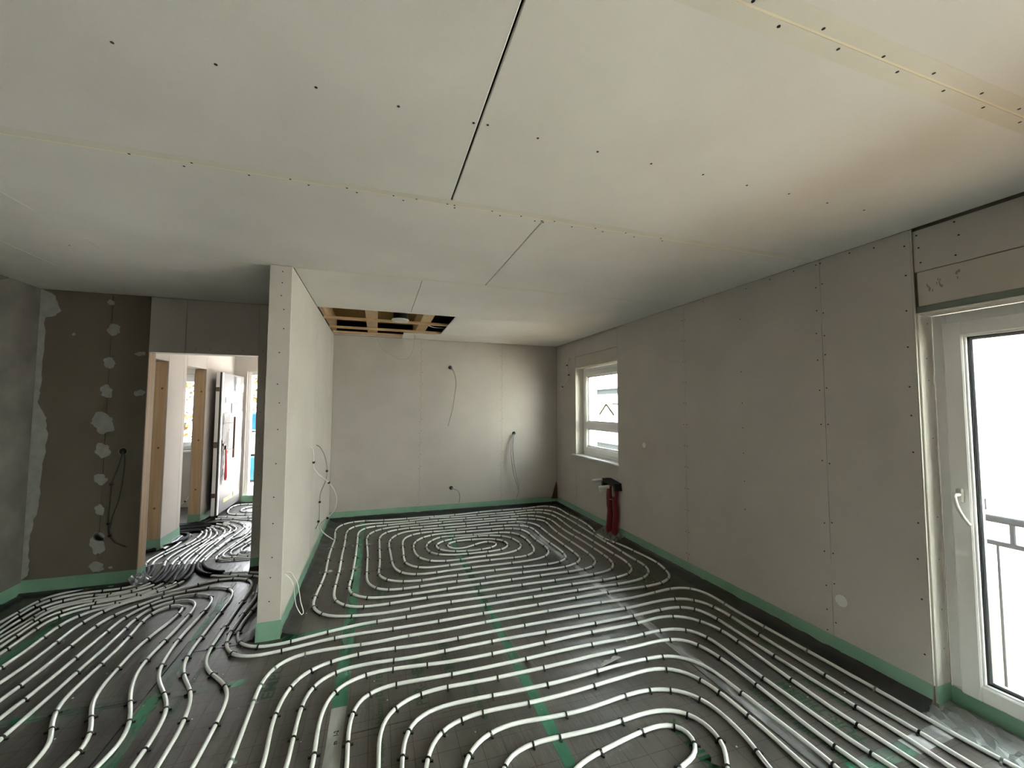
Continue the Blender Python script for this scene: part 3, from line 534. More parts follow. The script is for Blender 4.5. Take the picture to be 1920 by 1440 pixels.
# ---------------------------------------------------------------- heating pipes
PIPES={
'back':[-1597,6487,-1545,6337,-1528,6259,-1510,6101,-1492,5942,-1483,5823,-1488,5745,-1501,5709,-1522,5679,-1570,5621,-1585,5587,-1592,5549,-1603,5330,-1613,5112,-1608,4912,-1595,4835,-1565,4762,-1503,4660,-1454,4598,-1394,4546,-1324,4510,-1286,4498,-1131,4463,-1057,4435,-1003,4409,-900,4330,-840,4100,-853,3892,-866,3684,-879,3477,-878,3357,-868,3278,-842,3203,-822,3170,-797,3140,-767,3114,-733,3095,-697,3081,-658,3072,-619,3069,-540,3078,-365,3119,-190,3160,-111,3174,-32,3180,168,3177,368,3174,568,3177,768,3179,1048,3187,1208,3186,1368,3184,1608,3185,1848,3186,2088,3186,2207,3194,2285,3210,2322,3223,2392,3262,2454,3311,2480,3341,2501,3374,2516,3410,2532,3487,2533,3567,2524,3726,2530,3886,2537,4046,2538,4286,2540,4526,2541,4766,2546,4946,2552,5126,2551,5286,2544,5446,2531,5565,2513,5642,2497,5678,2477,5711,2451,5741,2421,5766,2387,5785,2311,5807,2192,5820,2113,5816,1956,5788,1836,5778,1596,5785,1357,5793,1197,5791,1037,5790,838,5807,758,5808,678,5802,481,5773,401,5767,321,5767,41,5778,-78,5773,-155,5754,-191,5738,-224,5717,-254,5691,-279,5661,-298,5627,-311,5590,-319,5552,-328,5432,-323,5233,-318,5033,-318,4753,-313,4493,-308,4233,-310,4013,-311,3793,-302,3674,-292,3636,-277,3599,-258,3565,-206,3505,-175,3481,-141,3461,-104,3447,-66,3438,13,3429,93,3427,273,3430,453,3433,733,3428,913,3428,1093,3429,1333,3426,1573,3423,1733,3427,1893,3430,2012,3441,2090,3458,2126,3472,2160,3492,2191,3516,2218,3545,2242,3576,2259,3611,2282,3687,2297,3806,2300,3926,2297,4086,2294,4246,2287,4486,2279,4726,2282,4845,2300,5125,2301,5205,2288,5283,2276,5320,2242,5393,2199,5459,2171,5487,2140,5510,2105,5528,2029,5548,1910,5554,1670,5538,1550,5536,1351,5547,1151,5558,991,5562,791,5552,592,5541,312,5545,232,5539,193,5532,117,5510,81,5493,47,5473,17,5448,-9,5419,-48,5350,-72,5274,-84,5196,-87,5116,-76,4876,-65,4636,-63,4410,-61,4183,-58,3957,-46,3878,-17,3805,27,3740,56,3713,89,3693,125,3679,203,3665,283,3661,443,3667,602,3673,802,3670,962,3672,1122,3674,1322,3671,1522,3668,1722,3674,1800,3686,1839,3698,1912,3729,1945,3749,1974,3775,1997,3805,2013,3841,2022,3879,2029,3998,2028,4225,2027,4451,2027,4678,2030,4838,2034,4998,2031,5037,2023,5076,2010,5113,1969,5180,1944,5210,1914,5236,1880,5255,1843,5268,1765,5282,1646,5291,1446,5297,1166,5294,986,5301,806,5307,606,5302,447,5289,369,5274,334,5259,301,5238,272,5211,247,5180,206,5113,190,5076,168,5000,159,4921,158,4801,166,4541,174,4281,180,4202,195,4124,209,4086,226,4051,247,4018,274,3989,305,3965,339,3947,377,3934,455,3922,675,3927,894,3932,1194,3930,1494,3928,1573,3940,1611,3950,1648,3965,1682,3984,1713,4008,1740,4037,1763,4069,1781,4104,1802,4180,1808,4219,1812,4299,1794,4538,1801,4737,1796,4817,1789,4856,1777,4893,1758,4927,1734,4958,1705,4984,1672,5005,1636,5021,1559,5036,1399,5041,1200,5054,1040,5060,880,5067,720,5065,643,5049,607,5034,540,4991,485,4934,463,4902,432,4829,422,4791,413,4712,410,4592,413,4512,423,4433,432,4394,445,4357,462,4321,510,4259,540,4233,573,4212,609,4197,647,4187,726,4176,805,4171,965,4178,1205,4181,1284,4186,1362,4201,1436,4231,1469,4252,1499,4277,1525,4307,1546,4340,1562,4376,1572,4414,1578,4453,1578,4492,1568,4571,1547,4648,1531,4683,1510,4716,1483,4744,1451,4768,1382,4806,1344,4819,1266,4833,1107,4844,987,4846,907,4839,868,4831,792,4808,756,4792,723,4771,695,4745,672,4714,657,4678,651,4641,653,4602,662,4564,678,4528,699,4496,726,4468,758,4445,830,4413,907,4394,1026,4384,1106,4387,1184,4400,1221,4413,1256,4431,1286,4455,1309,4484,1321,4518,1318,4553,1302,4584,1275,4606,1240,4617,1203,4617,1166,4607,1130,4590,1029,4527,957,4494,919,4486,882,4486,846,4497,815,4518,791,4548,776,4582,771,4619,777,4655,795,4687,822,4714,855,4733,892,4744,931,4750,1010,4747,1208,4721,1284,4698,1354,4662,1385,4638,1410,4610,1428,4576,1437,4538,1439,4499,1434,4461,1422,4424,1402,4391,1376,4363,1344,4341,1308,4325,1270,4315,1151,4305,911,4308,832,4314,792,4321,716,4343,645,4377,615,4402,590,4432,571,4466,558,4503,545,4581,546,4660,561,4738,577,4774,596,4808,620,4840,675,4897,707,4921,741,4938,778,4947,817,4949,975,4929,1095,4919,1215,4914,1374,4916,1414,4913,1492,4899,1530,4887,1566,4870,1598,4848,1625,4821,1647,4788,1664,4753,1676,4715,1689,4637,1694,4557,1691,4477,1679,4318,1664,4240,1651,4203,1632,4168,1609,4136,1582,4108,1550,4085,1515,4069,1477,4059,1398,4052,1218,4058,1039,4065,819,4060,599,4055,519,4057,481,4064,444,4077,409,4095,378,4119,350,4147,328,4179,311,4215,300,4252,293,4291,291,4371,296,4591,302,4811,306,4890,319,4969,330,5007,347,5042,368,5075,395,5104,425,5129,459,5148,496,5163,534,5175,613,5187,692,5189,972,5179,1172,5177,1452,5162,1651,5162,1690,5157,1767,5136,1803,5120,1836,5098,1864,5072,1886,5040,1902,5005,1912,4967,1917,4927,1918,4848,1903,4608,1901,4528,1909,4348,1918,4169,1914,4009,1899,3932,1883,3896,1861,3865,1832,3838,1799,3818,1763,3803,1685,3792,1405,3797,1126,3801,946,3797,766,3794,608,3804,490,3793,410,3791,331,3799,253,3816,179,3843,146,3864,117,3890,92,3921,72,3954,57,3991,48,4029,45,4068,56,4348,56,4588,55,4828,55,5068,60,5147,66,5187,91,5262,111,5296,135,5327,163,5354,196,5375,269,5404,347,5421,386,5426,466,5425,625,5414,785,5423,944,5431,1184,5424,1464,5426,1704,5416,1863,5418,1941,5405,2017,5380,2088,5345,2121,5322,2149,5296,2171,5264,2186,5229,2194,5191,2195,5151,2166,4914,2152,4674,2156,4447,2161,4221,2165,3994,2164,3914,2156,3835,2139,3757,2125,3721,2105,3687,2080,3656,2052,3628,2021,3605,1986,3587,1949,3574,1910,3565,1831,3557,1591,3558,1351,3559,1111,3560,951,3556,791,3549,631,3541,451,3541,271,3541,151,3546,72,3555,-6,3571,-43,3584,-78,3602,-110,3625,-137,3653,-160,3685,-178,3720,-191,3757,-199,3835,-187,4115,-184,4355,-181,4595,-184,4861,-187,5128,-190,5394,-176,5472,-162,5509,-143,5544,-120,5575,-92,5602,-59,5622,-23,5633,16,5639,195,5653,374,5666,634,5669,894,5671,1134,5671,1374,5670,1614,5675,1894,5666,1974,5669,2093,5683,2173,5685,2251,5674,2287,5661,2320,5641,2347,5613,2369,5581,2403,5509,2415,5472,2430,5393,2433,5314,2430,5234,2416,5034,2401,4835,2397,4715,2402,4535,2407,4355,2410,4129,2413,3902,2416,3676,2409,3596,2392,3518,2379,3481,2363,3445,2341,3413,2313,3386,2281,3363,2246,3345,2209,3331,2132,3312,2013,3297,1813,3300,1613,3304,1360,3303,1106,3301,853,3300,653,3302,453,3305,174,3292,54,3292,-66,3302,-184,3321,-261,3342,-297,3359,-330,3379,-359,3405,-385,3436,-422,3505,-444,3581,-449,3660,-438,3920,-427,4180,-436,4459,-444,4739,-441,4979,-438,5219,-449,5379,-461,5538,-462,5658,-451,5737,-440,5774,-423,5810,-401,5843,-375,5871,-343,5894,-308,5910,-270,5922,-191,5933,-112,5931,87,5914,354,5905,620,5897,887,5888,1007,5888,1126,5894,1286,5910,1445,5926,1684,5941,1844,5944,2084,5938,2204,5941,2283,5952,2401,5975,2479,5981,2518,5975,2554,5961,2586,5940,2614,5913,2636,5881,2654,5846,2666,5809,2674,5730,2660,5451,2674,5171,2674,5011,2669,4892,2661,4812,2647,4733,2585,4461,2578,4382,2585,4302,2640,4069,2659,3951,2682,3712,2690,3592,2692,3512,2682,3434,2625,3244,2609,3210,2586,3179,2557,3153,2524,3132,2451,3100,2375,3079,2335,3074,2116,3072,1896,3071,1600,3065,1304,3060,1008,3055,712,3049,416,3044,136,3043,-144,3048,-303,3036,-540,2995,-658,2980,-698,2980,-736,2987,-772,3001,-804,3022,-833,3049,-857,3080,-877,3114,-905,3188,-914,3227,-920,3306,-919,3466,-918,3626,-907,3886,-944,4103,-982,4321,-1108,4380,-1262,4419,-1338,4444,-1411,4474,-1444,4495,-1504,4547,-1553,4609,-1573,4643,-1605,4716,-1616,4754,-1630,4833,-1639,4952,-1642,5072,-1632,5271,-1608,5569,-1584,5868,-1580,6027,-1586,6106,-1595,6145,-1622,6219,-1661,6289,-1705,6355,-1757,6416,-1786,6442,-1853,6483],
'front':[2700,-1900,2700,-1600,2700,-1300,2700,-1000,2698,-760,2696,-520,2694,-280,2692,-40,2690,200,2681,489,2671,777,2662,1066,2647,1185,2645,1265,2648,1444,2651,1624,2646,1844,2641,2063,2640,2223,2638,2383,2640,2503,2653,2702,2652,2741,2640,2819,2627,2856,2608,2890,2582,2917,2550,2937,2513,2950,2474,2958,2395,2962,2236,2948,2077,2933,1958,2928,1718,2933,1478,2938,1299,2937,1119,2937,879,2931,700,2924,520,2916,360,2918,201,2919,2,2903,-177,2910,-357,2916,-435,2905,-472,2891,-504,2871,-531,2844,-551,2812,-566,2775,-577,2738,-586,2659,-580,2389,-574,2120,-584,1970,-585,1691,-586,1412,-587,1133,-589,854,-554,624,-444,504,-174,506,96,508,366,510,637,512,907,514,1175,512,1443,510,1711,508,1979,506,2247,504,2367,624,2387,804,2387,980,2387,1156,2397,1275,2400,1395,2397,1635,2394,1875,2391,2114,2398,2274,2406,2434,2400,2513,2393,2552,2380,2589,2362,2622,2336,2649,2304,2669,2267,2681,2228,2689,2149,2694,1870,2677,1710,2674,1550,2672,1390,2672,1230,2673,1071,2678,911,2684,751,2685,511,2674,272,2663,192,2666,33,2683,-46,2686,-126,2683,-165,2676,-202,2664,-236,2645,-266,2621,-291,2592,-310,2558,-323,2521,-337,2443,-341,2363,-340,2203,-339,2043,-349,1893,-350,1622,-352,1350,-354,1078,-319,848,-209,728,70,730,349,733,628,735,907,738,1183,735,1459,733,1736,730,2012,728,2132,848,2152,1028,2152,1232,2137,1351,2134,1511,2138,1711,2141,1911,2148,2070,2154,2230,2151,2269,2142,2307,2128,2344,2108,2376,2081,2403,2048,2424,2012,2438,1973,2447,1894,2455,1655,2443,1435,2445,1215,2446,935,2440,655,2433,375,2435,175,2446,96,2445,19,2428,-15,2412,-42,2387,-64,2356,-79,2320,-94,2243,-98,2123,-92,1963,-102,1813,-105,1558,-107,1302,-72,1072,38,952,329,955,621,959,913,962,1201,959,1489,955,1778,952,1898,1072,1910,1230,1922,1388,1919,1589,1917,1789,1915,1989,1908,2027,1895,2064,1877,2099,1854,2131,1827,2159,1795,2181,1759,2195,1720,2203,1601,2209,1400,2205,1120,2188,1000,2184,800,2187,620,2193,440,2199,320,2192,282,2183,246,2168,214,2146,189,2118,169,2084,156,2047,141,1969,124,1739,119,1526,154,1296,264,1176,471,1179,678,1183,885,1186,1089,1183,1292,1179,1496,1176,1616,1296,1636,1400,1673,1514,1687,1592,1692,1672,1690,1751,1683,1790,1671,1827,1652,1861,1628,1891,1598,1916,1565,1937,1529,1952,1490,1963,1451,1970,1372,1975,1292,1971,1094,1952,1014,1949,894,1953,695,1972,616,1969,539,1951,503,1936,470,1915,441,1888,416,1858,383,1808,373,1658,403,1520,513,1400,667,1405,821,1410,1120,1400,1260,1523,1338,1533,1374,1547,1406,1568,1431,1597,1446,1631,1448,1666,1438,1699,1414,1724,1380,1738,1342,1743,1263,1740,1025,1704,850,1661,760,1600,660,1555,560,1580,525,1660,543,1756,571,1783,602,1805,638,1821,675,1830,754,1836,1032,1821,1311,1830,1390,1826,1428,1818,1465,1805,1498,1786,1526,1760,1547,1728,1560,1692,1565,1654,1564,1615,1556,1577,1541,1541,1519,1510,1461,1457,1441,1408,1321,1288,1083,1293,845,1298,603,1293,360,1288,250,1408,215,1638,230,1858,254,1934,271,1970,293,2002,320,2030,352,2052,388,2067,466,2085,545,2092,785,2082,946,2083,1146,2093,1346,2103,1547,2113,1625,2105,1662,2092,1696,2073,1726,2048,1752,2018,1771,1984,1798,1910,1805,1870,1810,1791,1808,1550,1798,1430,1770,1184,1650,1064,1404,1067,1159,1071,914,1074,665,1071,417,1067,168,1064,58,1184,23,1414,26,1592,28,1771,38,1921,37,2001,41,2080,56,2158,70,2195,89,2228,115,2257,146,2282,180,2301,217,2316,294,2333,374,2338,613,2325,793,2325,973,2325,1133,2330,1293,2335,1573,2337,1813,2348,1892,2342,1930,2333,1964,2317,1993,2293,2014,2262,2030,2226,2041,2188,2053,2109,2056,2029,2052,1909,2040,1710,2027,1510,2028,1390,2035,1270,2025,1115,2015,960,1895,840,1646,842,1398,845,1149,847,901,850,650,847,398,845,147,842,-104,840,-214,960,-249,1190,-247,1413,-245,1636,-244,1859,-234,2009,-239,2249,-235,2329,-221,2407,-209,2445,-193,2480,-170,2511,-140,2535,-106,2555,-32,2582,7,2588,47,2591,127,2588,286,2571,445,2553,645,2549,859,2556,1072,2563,1286,2571,1506,2574,1726,2577,1806,2582,2004,2604,2044,2603,2122,2587,2158,2572,2192,2552,2221,2526,2245,2496,2265,2462,2295,2388,2311,2310,2311,2231,2289,1951,2278,1752,2266,1552,2271,1372,2277,1192,2277,916,2257,736,2137,616,1893,618,1650,620,1407,622,1163,624,920,626,675,624,430,622,184,620,-61,618,-306,616,-416,736,-451,966,-450,1206,-449,1446,-447,1685,-446,1925,-436,2075,-454,2314,-455,2394,-449,2474,-437,2553,-413,2628,-395,2663,-371,2693,-342,2720,-309,2741,-237,2772,-159,2791,-80,2803,39,2806,319,2787,438,2784,698,2793,958,2801,1188,2800,1418,2799,1648,2797,1878,2796,1997,2800,2117,2809,2237,2810,2316,2802,2355,2793,2391,2779,2425,2760,2455,2735,2481,2705,2501,2672,2516,2635,2530,2558,2534,2478,2532,2398,2514,2119,2504,1819,2495,1519,2501,1320,2497,1120,2505,890,2513,660,2522,430,2530,200,2530,-62,2530,-325,2530,-588,2530,-850,2530,-1112,2530,-1375,2530,-1638,2530,-1900],
'G1':[-772,0,-770,254,-768,507,-766,761,-764,1014,-762,1268,-751,1485,-740,1702,-729,1918,-722,2123,-715,2328,-715,2447,-720,2567,-734,2645,-765,2717,-810,2783,-910,2907,-946,2977,-968,3053,-979,3132,-983,3211,-983,3424,-983,3637,-983,3850,-987,4009,-997,4128,-1016,4205,-1033,4240,-1057,4270,-1087,4295,-1120,4315,-1156,4331,-1194,4342,-1272,4349,-1312,4346,-1350,4338,-1423,4308,-1563,4231,-1703,4155,-1869,4048,-1895,4020,-1916,3987,-1932,3951,-1955,3875,-1970,3797,-1973,3718,-1960,3439,-1957,3279,-1976,3060,-1994,2842,-1949,2558,-1905,2274,-1860,1991,-1860,1706,-1860,1422,-1860,1138,-1860,853,-1860,569,-1860,284,-1860,0],
'G2':[-916,0,-914,263,-912,526,-910,789,-908,1052,-906,1315,-892,1532,-878,1748,-864,1965,-864,2170,-864,2375,-868,2455,-885,2573,-915,2689,-948,2762,-1008,2865,-1043,2937,-1068,3013,-1083,3091,-1089,3211,-1088,3437,-1086,3664,-1084,3891,-1093,3969,-1103,4008,-1135,4080,-1158,4112,-1186,4138,-1218,4160,-1254,4177,-1292,4187,-1370,4194,-1450,4187,-1526,4166,-1595,4128,-1656,4077,-1737,3989,-1783,3923,-1803,3889,-1831,3815,-1843,3737,-1846,3657,-1844,3417,-1843,3177,-1852,2917,-1862,2657,-1830,2373,-1797,2090,-1765,1807,-1765,1549,-1765,1290,-1765,1032,-1765,774,-1765,516,-1765,258,-1765,0],
'G3':[-1015,0,-1013,271,-1011,543,-1009,814,-1007,1085,-1005,1356,-990,1573,-975,1790,-961,2006,-965,2256,-961,2376,-969,2496,-981,2574,-1004,2650,-1041,2721,-1141,2894,-1172,2967,-1192,3044,-1209,3163,-1220,3322,-1220,3442,-1208,3641,-1206,3761,-1208,3841,-1220,3919,-1232,3956,-1251,3990,-1276,4020,-1307,4044,-1341,4062,-1379,4073,-1457,4081,-1535,4069,-1571,4055,-1604,4035,-1631,4007,-1675,3942,-1707,3869,-1718,3831,-1728,3752,-1727,3452,-1726,3153,-1734,2953,-1748,2724,-1761,2494,-1731,2210,-1700,1927,-1670,1643,-1670,1370,-1670,1096,-1670,822,-1670,548,-1670,274,-1670,0],
'G4':[-1161,0,-1159,279,-1157,558,-1155,837,-1153,1116,-1151,1395,-1139,1612,-1126,1828,-1114,2045,-1111,2295,-1092,2371,-1090,2410,-1099,2489,-1121,2565,-1152,2639,-1221,2784,-1250,2858,-1285,2972,-1300,3051,-1305,3130,-1305,3210,-1294,3490,-1292,3650,-1296,3769,-1307,3848,-1319,3885,-1337,3920,-1361,3951,-1390,3976,-1423,3992,-1459,3997,-1496,3991,-1531,3975,-1564,3953,-1591,3926,-1611,3893,-1626,3857,-1634,3819,-1640,3739,-1633,3580,-1625,3420,-1624,3180,-1624,2940,-1628,2734,-1633,2527,-1638,2321,-1617,2037,-1596,1754,-1575,1471,-1575,1176,-1575,882,-1575,588,-1575,294,-1575,0],
'G5':[-1302,0,-1300,288,-1298,576,-1296,864,-1294,1153,-1292,1441,-1272,1658,-1252,1875,-1232,2091,-1252,2341,-1238,2377,-1232,2414,-1234,2452,-1254,2528,-1287,2600,-1361,2742,-1389,2816,-1407,2894,-1416,2973,-1423,3093,-1429,3252,-1427,3332,-1419,3412,-1376,3688,-1373,3767,-1376,3806,-1386,3844,-1403,3877,-1427,3902,-1459,3912,-1492,3907,-1521,3887,-1543,3857,-1559,3822,-1568,3784,-1572,3745,-1570,3665,-1553,3506,-1543,3347,-1540,3127,-1538,2908,-1530,2828,-1509,2752,-1478,2678,-1403,2538,-1390,2501,-1383,2463,-1385,2384,-1331,2089,-1380,1804,-1430,1519,-1480,1234,-1480,987,-1480,740,-1480,494,-1480,247,-1480,0],
'w0':[-3200,5997,-2928,5992,-2656,5987,-2384,5982,-2112,5977,-2093,5900,-2088,5860,-2095,5662,-2087,5503,-2115,5347,-2137,5189,-2145,5110,-2144,5071,-2137,5032,-2109,4958,-1997,4747,-1974,4671,-1963,4593,-1961,4554,-1966,4520,-1983,4493,-2013,4476,-2050,4467,-2128,4458,-2367,4451,-2406,4444,-2442,4430,-2473,4409,-2496,4380,-2511,4345,-2518,4307,-2523,4087,-2528,3868,-2553,3598,-2579,3328,-2604,3058,-2630,2788,-2630,2509,-2630,2230,-2630,1951,-2630,1673,-2630,1394,-2630,1115,-2630,836,-2630,558,-2630,279,-2630,0],
'w1':[-3200,6078,-2904,6073,-2609,6068,-2313,6063,-2018,6058,-1992,5940,-1980,5861,-1972,5742,-1977,5622,-1993,5544,-2040,5392,-2058,5314,-2082,5156,-2084,5076,-2071,4998,-2058,4961,-1989,4817,-1964,4741,-1923,4507,-1922,4471,-1933,4439,-1957,4416,-1991,4402,-2069,4393,-2189,4393,-2268,4387,-2347,4372,-2384,4359,-2418,4341,-2446,4316,-2466,4284,-2478,4248,-2483,4209,-2481,4089,-2466,3930,-2450,3771,-2472,3501,-2493,3231,-2514,2961,-2535,2690,-2535,2391,-2535,2093,-2535,1794,-2535,1495,-2535,1196,-2535,897,-2535,598,-2535,299,-2535,0],
'w2':[-3200,6132,-2902,6127,-2604,6122,-2306,6117,-2008,6112,-1948,5964,-1925,5888,-1908,5810,-1905,5771,-1909,5692,-1941,5495,-1973,5298,-1982,5219,-1985,5140,-1979,5060,-1963,4983,-1899,4794,-1880,4717,-1861,4559,-1846,4482,-1846,4445,-1857,4410,-1878,4380,-1907,4354,-1974,4313,-2010,4299,-2048,4292,-2085,4295,-2160,4317,-2198,4323,-2235,4320,-2272,4309,-2308,4292,-2340,4270,-2370,4245,-2393,4215,-2406,4181,-2411,4144,-2416,3946,-2401,3687,-2411,3417,-2421,3147,-2430,2877,-2440,2607,-2440,2317,-2440,2028,-2440,1738,-2440,1448,-2440,1159,-2440,869,-2440,579,-2440,290,-2440,0],
'w3':[-3200,6239,-2906,6234,-2612,6229,-2317,6224,-2023,6219,-1945,6079,-1914,6006,-1877,5891,-1853,5774,-1849,5694,-1853,5655,-1883,5497,-1890,5418,-1891,5237,-1893,5057,-1887,4977,-1874,4898,-1830,4744,-1813,4666,-1801,4548,-1789,4470,-1789,4432,-1799,4396,-1819,4364,-1847,4337,-1879,4315,-1914,4297,-1990,4273,-2147,4241,-2223,4216,-2296,4184,-2328,4165,-2352,4140,-2362,4109,-2355,3956,-2361,3721,-2368,3486,-2362,3248,-2356,3011,-2351,2773,-2345,2536,-2345,2254,-2345,1972,-2345,1690,-2345,1409,-2345,1127,-2345,845,-2345,563,-2345,282,-2345,0],
'w4':[-3200,6244,-2958,6240,-2715,6236,-2473,6232,-2231,6228,-1988,6224,-1902,6090,-1863,6020,-1830,5947,-1809,5871,-1804,5792,-1818,5633,-1819,5434,-1837,5195,-1838,5035,-1824,4917,-1784,4762,-1768,4684,-1738,4448,-1738,4408,-1744,4369,-1756,4332,-1775,4299,-1800,4271,-1832,4249,-1868,4233,-1944,4211,-2023,4196,-2102,4190,-2180,4191,-2217,4185,-2250,4169,-2279,4144,-2302,4114,-2317,4080,-2323,4043,-2315,3887,-2316,3652,-2317,3417,-2300,3180,-2283,2942,-2267,2705,-2250,2467,-2250,2193,-2250,1919,-2250,1645,-2250,1371,-2250,1097,-2250,822,-2250,548,-2250,274,-2250,0],
'w5':[-3200,6312,-2903,6307,-2605,6302,-2308,6297,-2011,6292,-1914,6221,-1885,6194,-1834,6133,-1792,6066,-1775,6030,-1761,5992,-1743,5915,-1735,5836,-1734,5716,-1744,5637,-1775,5522,-1789,5443,-1791,5284,-1793,5124,-1790,5044,-1777,4925,-1728,4690,-1708,4533,-1660,4385,-1661,4349,-1675,4317,-1701,4290,-1767,4247,-1838,4211,-1950,4168,-1988,4157,-2105,4138,-2142,4126,-2175,4106,-2205,4081,-2230,4051,-2251,4017,-2265,3981,-2273,3943,-2274,3865,-2263,3600,-2252,3335,-2228,3098,-2203,2860,-2179,2623,-2155,2385,-2155,2087,-2155,1789,-2155,1491,-2155,1192,-2155,894,-2155,596,-2155,298,-2155,0],
'w6':[-3200,6393,-2954,6389,-2708,6385,-2463,6381,-2217,6377,-1971,6373,-1877,6298,-1821,6242,-1796,6211,-1774,6177,-1737,6106,-1712,6031,-1704,5992,-1698,5913,-1702,5833,-1722,5653,-1743,5474,-1740,5194,-1734,5074,-1720,4954,-1701,4836,-1666,4679,-1655,4600,-1643,4441,-1645,4401,-1652,4363,-1667,4327,-1688,4295,-1793,4175,-1822,4148,-1854,4126,-1927,4094,-2081,4057,-2116,4040,-2146,4016,-2172,3987,-2191,3953,-2206,3916,-2213,3878,-2215,3839,-2208,3639,-2204,3444,-2201,3249,-2166,3011,-2131,2774,-2095,2536,-2060,2299,-2060,2012,-2060,1724,-2060,1437,-2060,1149,-2060,862,-2060,575,-2060,287,-2060,0],
'w7':[-3200,6402,-2940,6398,-2680,6394,-2419,6390,-2159,6386,-1899,6382,-1809,6303,-1782,6274,-1733,6210,-1674,6106,-1649,6032,-1646,5993,-1651,5955,-1682,5840,-1694,5721,-1696,5480,-1698,5240,-1695,5080,-1689,4960,-1680,4880,-1662,4802,-1616,4649,-1600,4571,-1590,4452,-1598,4373,-1610,4336,-1627,4301,-1650,4270,-1739,4198,-1815,4109,-1878,4061,-1985,4009,-2017,3988,-2043,3960,-2062,3926,-2075,3889,-2084,3851,-2092,3771,-2078,3492,-2084,3276,-2089,3061,-2058,2824,-2027,2586,-1996,2349,-1965,2111,-1965,1847,-1965,1583,-1965,1320,-1965,1056,-1965,792,-1965,528,-1965,264,-1965,0],
'v7':[-3200,5419,-2904,5402,-2609,5386,-2313,5369,-2211,5491,-2119,5619,-2100,5653,-2088,5689,-2082,5727,-2082,5767,-2090,5845,-2100,5883,-2141,5972,-2241,6002,-2420,6007,-2600,6012,-2800,6016,-3000,6019,-3200,6022],
'v1':[-1449,6023,-1442,5903,-1446,5784,-1476,5546,-1506,5308,-1536,5071,-1540,4992,-1534,4954,-1520,4921,-1495,4895,-1462,4879,-1425,4872,-1146,4858],
'v2':[-1387,5774,-1424,5620,-1452,5464,-1476,5287,-1500,5110,-1501,5071,-1497,5033,-1484,4999,-1462,4972,-1430,4955,-1160,4911],
'v3':[-1344,5601,-1369,5444,-1391,5367,-1432,5255,-1452,5178,-1455,5139,-1451,5101,-1437,5066,-1414,5037,-1384,5015,-1348,5000,-1310,4990,-1173,4965],
'v4':[-1309,5489,-1348,5335,-1363,5257,-1369,5178,-1363,5141,-1348,5108,-1323,5084,-1289,5069,-1193,5047],
'v5':[-1785,7444,-1897,7487,-1935,7497,-1973,7502,-2010,7496,-2043,7480,-2069,7453,-2085,7420,-2093,7382,-2095,7343,-2085,7224,-2056,7066,-2034,6990,-2019,6953,-2000,6919,-1975,6889,-1945,6864,-1912,6843,-1839,6811,-1610,6737],
'v6':[-1737,7250,-1770,7268,-1802,7276,-1832,7267,-1857,7243,-1877,7210,-1891,7174,-1898,7135,-1899,7097,-1891,7059,-1875,7024,-1851,6994,-1822,6970,-1787,6951,-1750,6937,-1654,6913],
'x1':[-3200,6455,-3000,6455,-2800,6455,-2600,6455,-2430,6458,-2260,6460,-2160,6580,-2108,6754,-1841,6670,-1573,6586],
'x2':[-3200,6410,-3000,6410,-2800,6410,-2600,6410,-2420,6415,-2240,6420,-2150,6520,-2113,6650,-1997,6626,-1882,6597,-1807,6573,-1699,6523,-1632,6482,-1573,6430,-1548,6400,-1492,6319],
}
SLEEVES={'back':[(-1.63, 4.83, -1.422, 4.475), (-1.596, 4.872, -1.34, 4.513)], 'w0':[(-2.036, 4.83, -1.968, 4.485)], 'w1':[(-2.009, 4.87, -1.909, 4.438)], 'w2':[(-1.903, 4.811, -1.841, 4.426)], 'w3':[(-1.857, 4.832, -1.787, 4.408)], 'w4':[(-1.803, 4.824, -1.738, 4.407)], 'w5':[(-1.764, 4.832, -1.654, 4.338)], 'w6':[(-1.696, 4.8, -1.645, 4.382)], 'w7':[(-1.664, 4.8, -1.588, 4.401)]}

PR = .0098
def clip_mesh(name, m):
    b = MB(); vs = []; fs = []; n = 9; wd = .0046
    prof = []
    for k in range(n):
        a = PI*k/(n-1)-0.0; prof.append((math.cos(a)*(PR+.0012), math.sin(a)*(PR+.0012), math.cos(a)*(PR+.0040), math.sin(a)*(PR+.0040)))
    prof = [(PR+.0012, -.010, PR+.0038, -.010)]+prof+[(-PR-.0012, -.010, -PR-.0038, -.010)]
    for yi, zi, yo, zo in prof: vs += [(-wd, yi, zi), (wd, yi, zi), (wd, yo, zo), (-wd, yo, zo)]
    for i in range(len(prof)-1):
        for k in range(4): fs.append((i*4+k, i*4+(k+1)%4, (i+1)*4+(k+1)%4, (i+1)*4+k))
    b.add(vs, fs)
    for s in (-1, 1): b.box(-.004, .004, min(s*(PR+.003), s*(PR+.015)), max(s*(PR+.003), s*(PR+.015)), -.0095, -.001)
    o = b.build(name, m); me = o.data; bpy.data.objects.remove(o); return me
CLIP, CLIPC = clip_mesh('clip', M['clip']), clip_mesh('clear_clip', M['clipc'])
rng = random.Random(21)
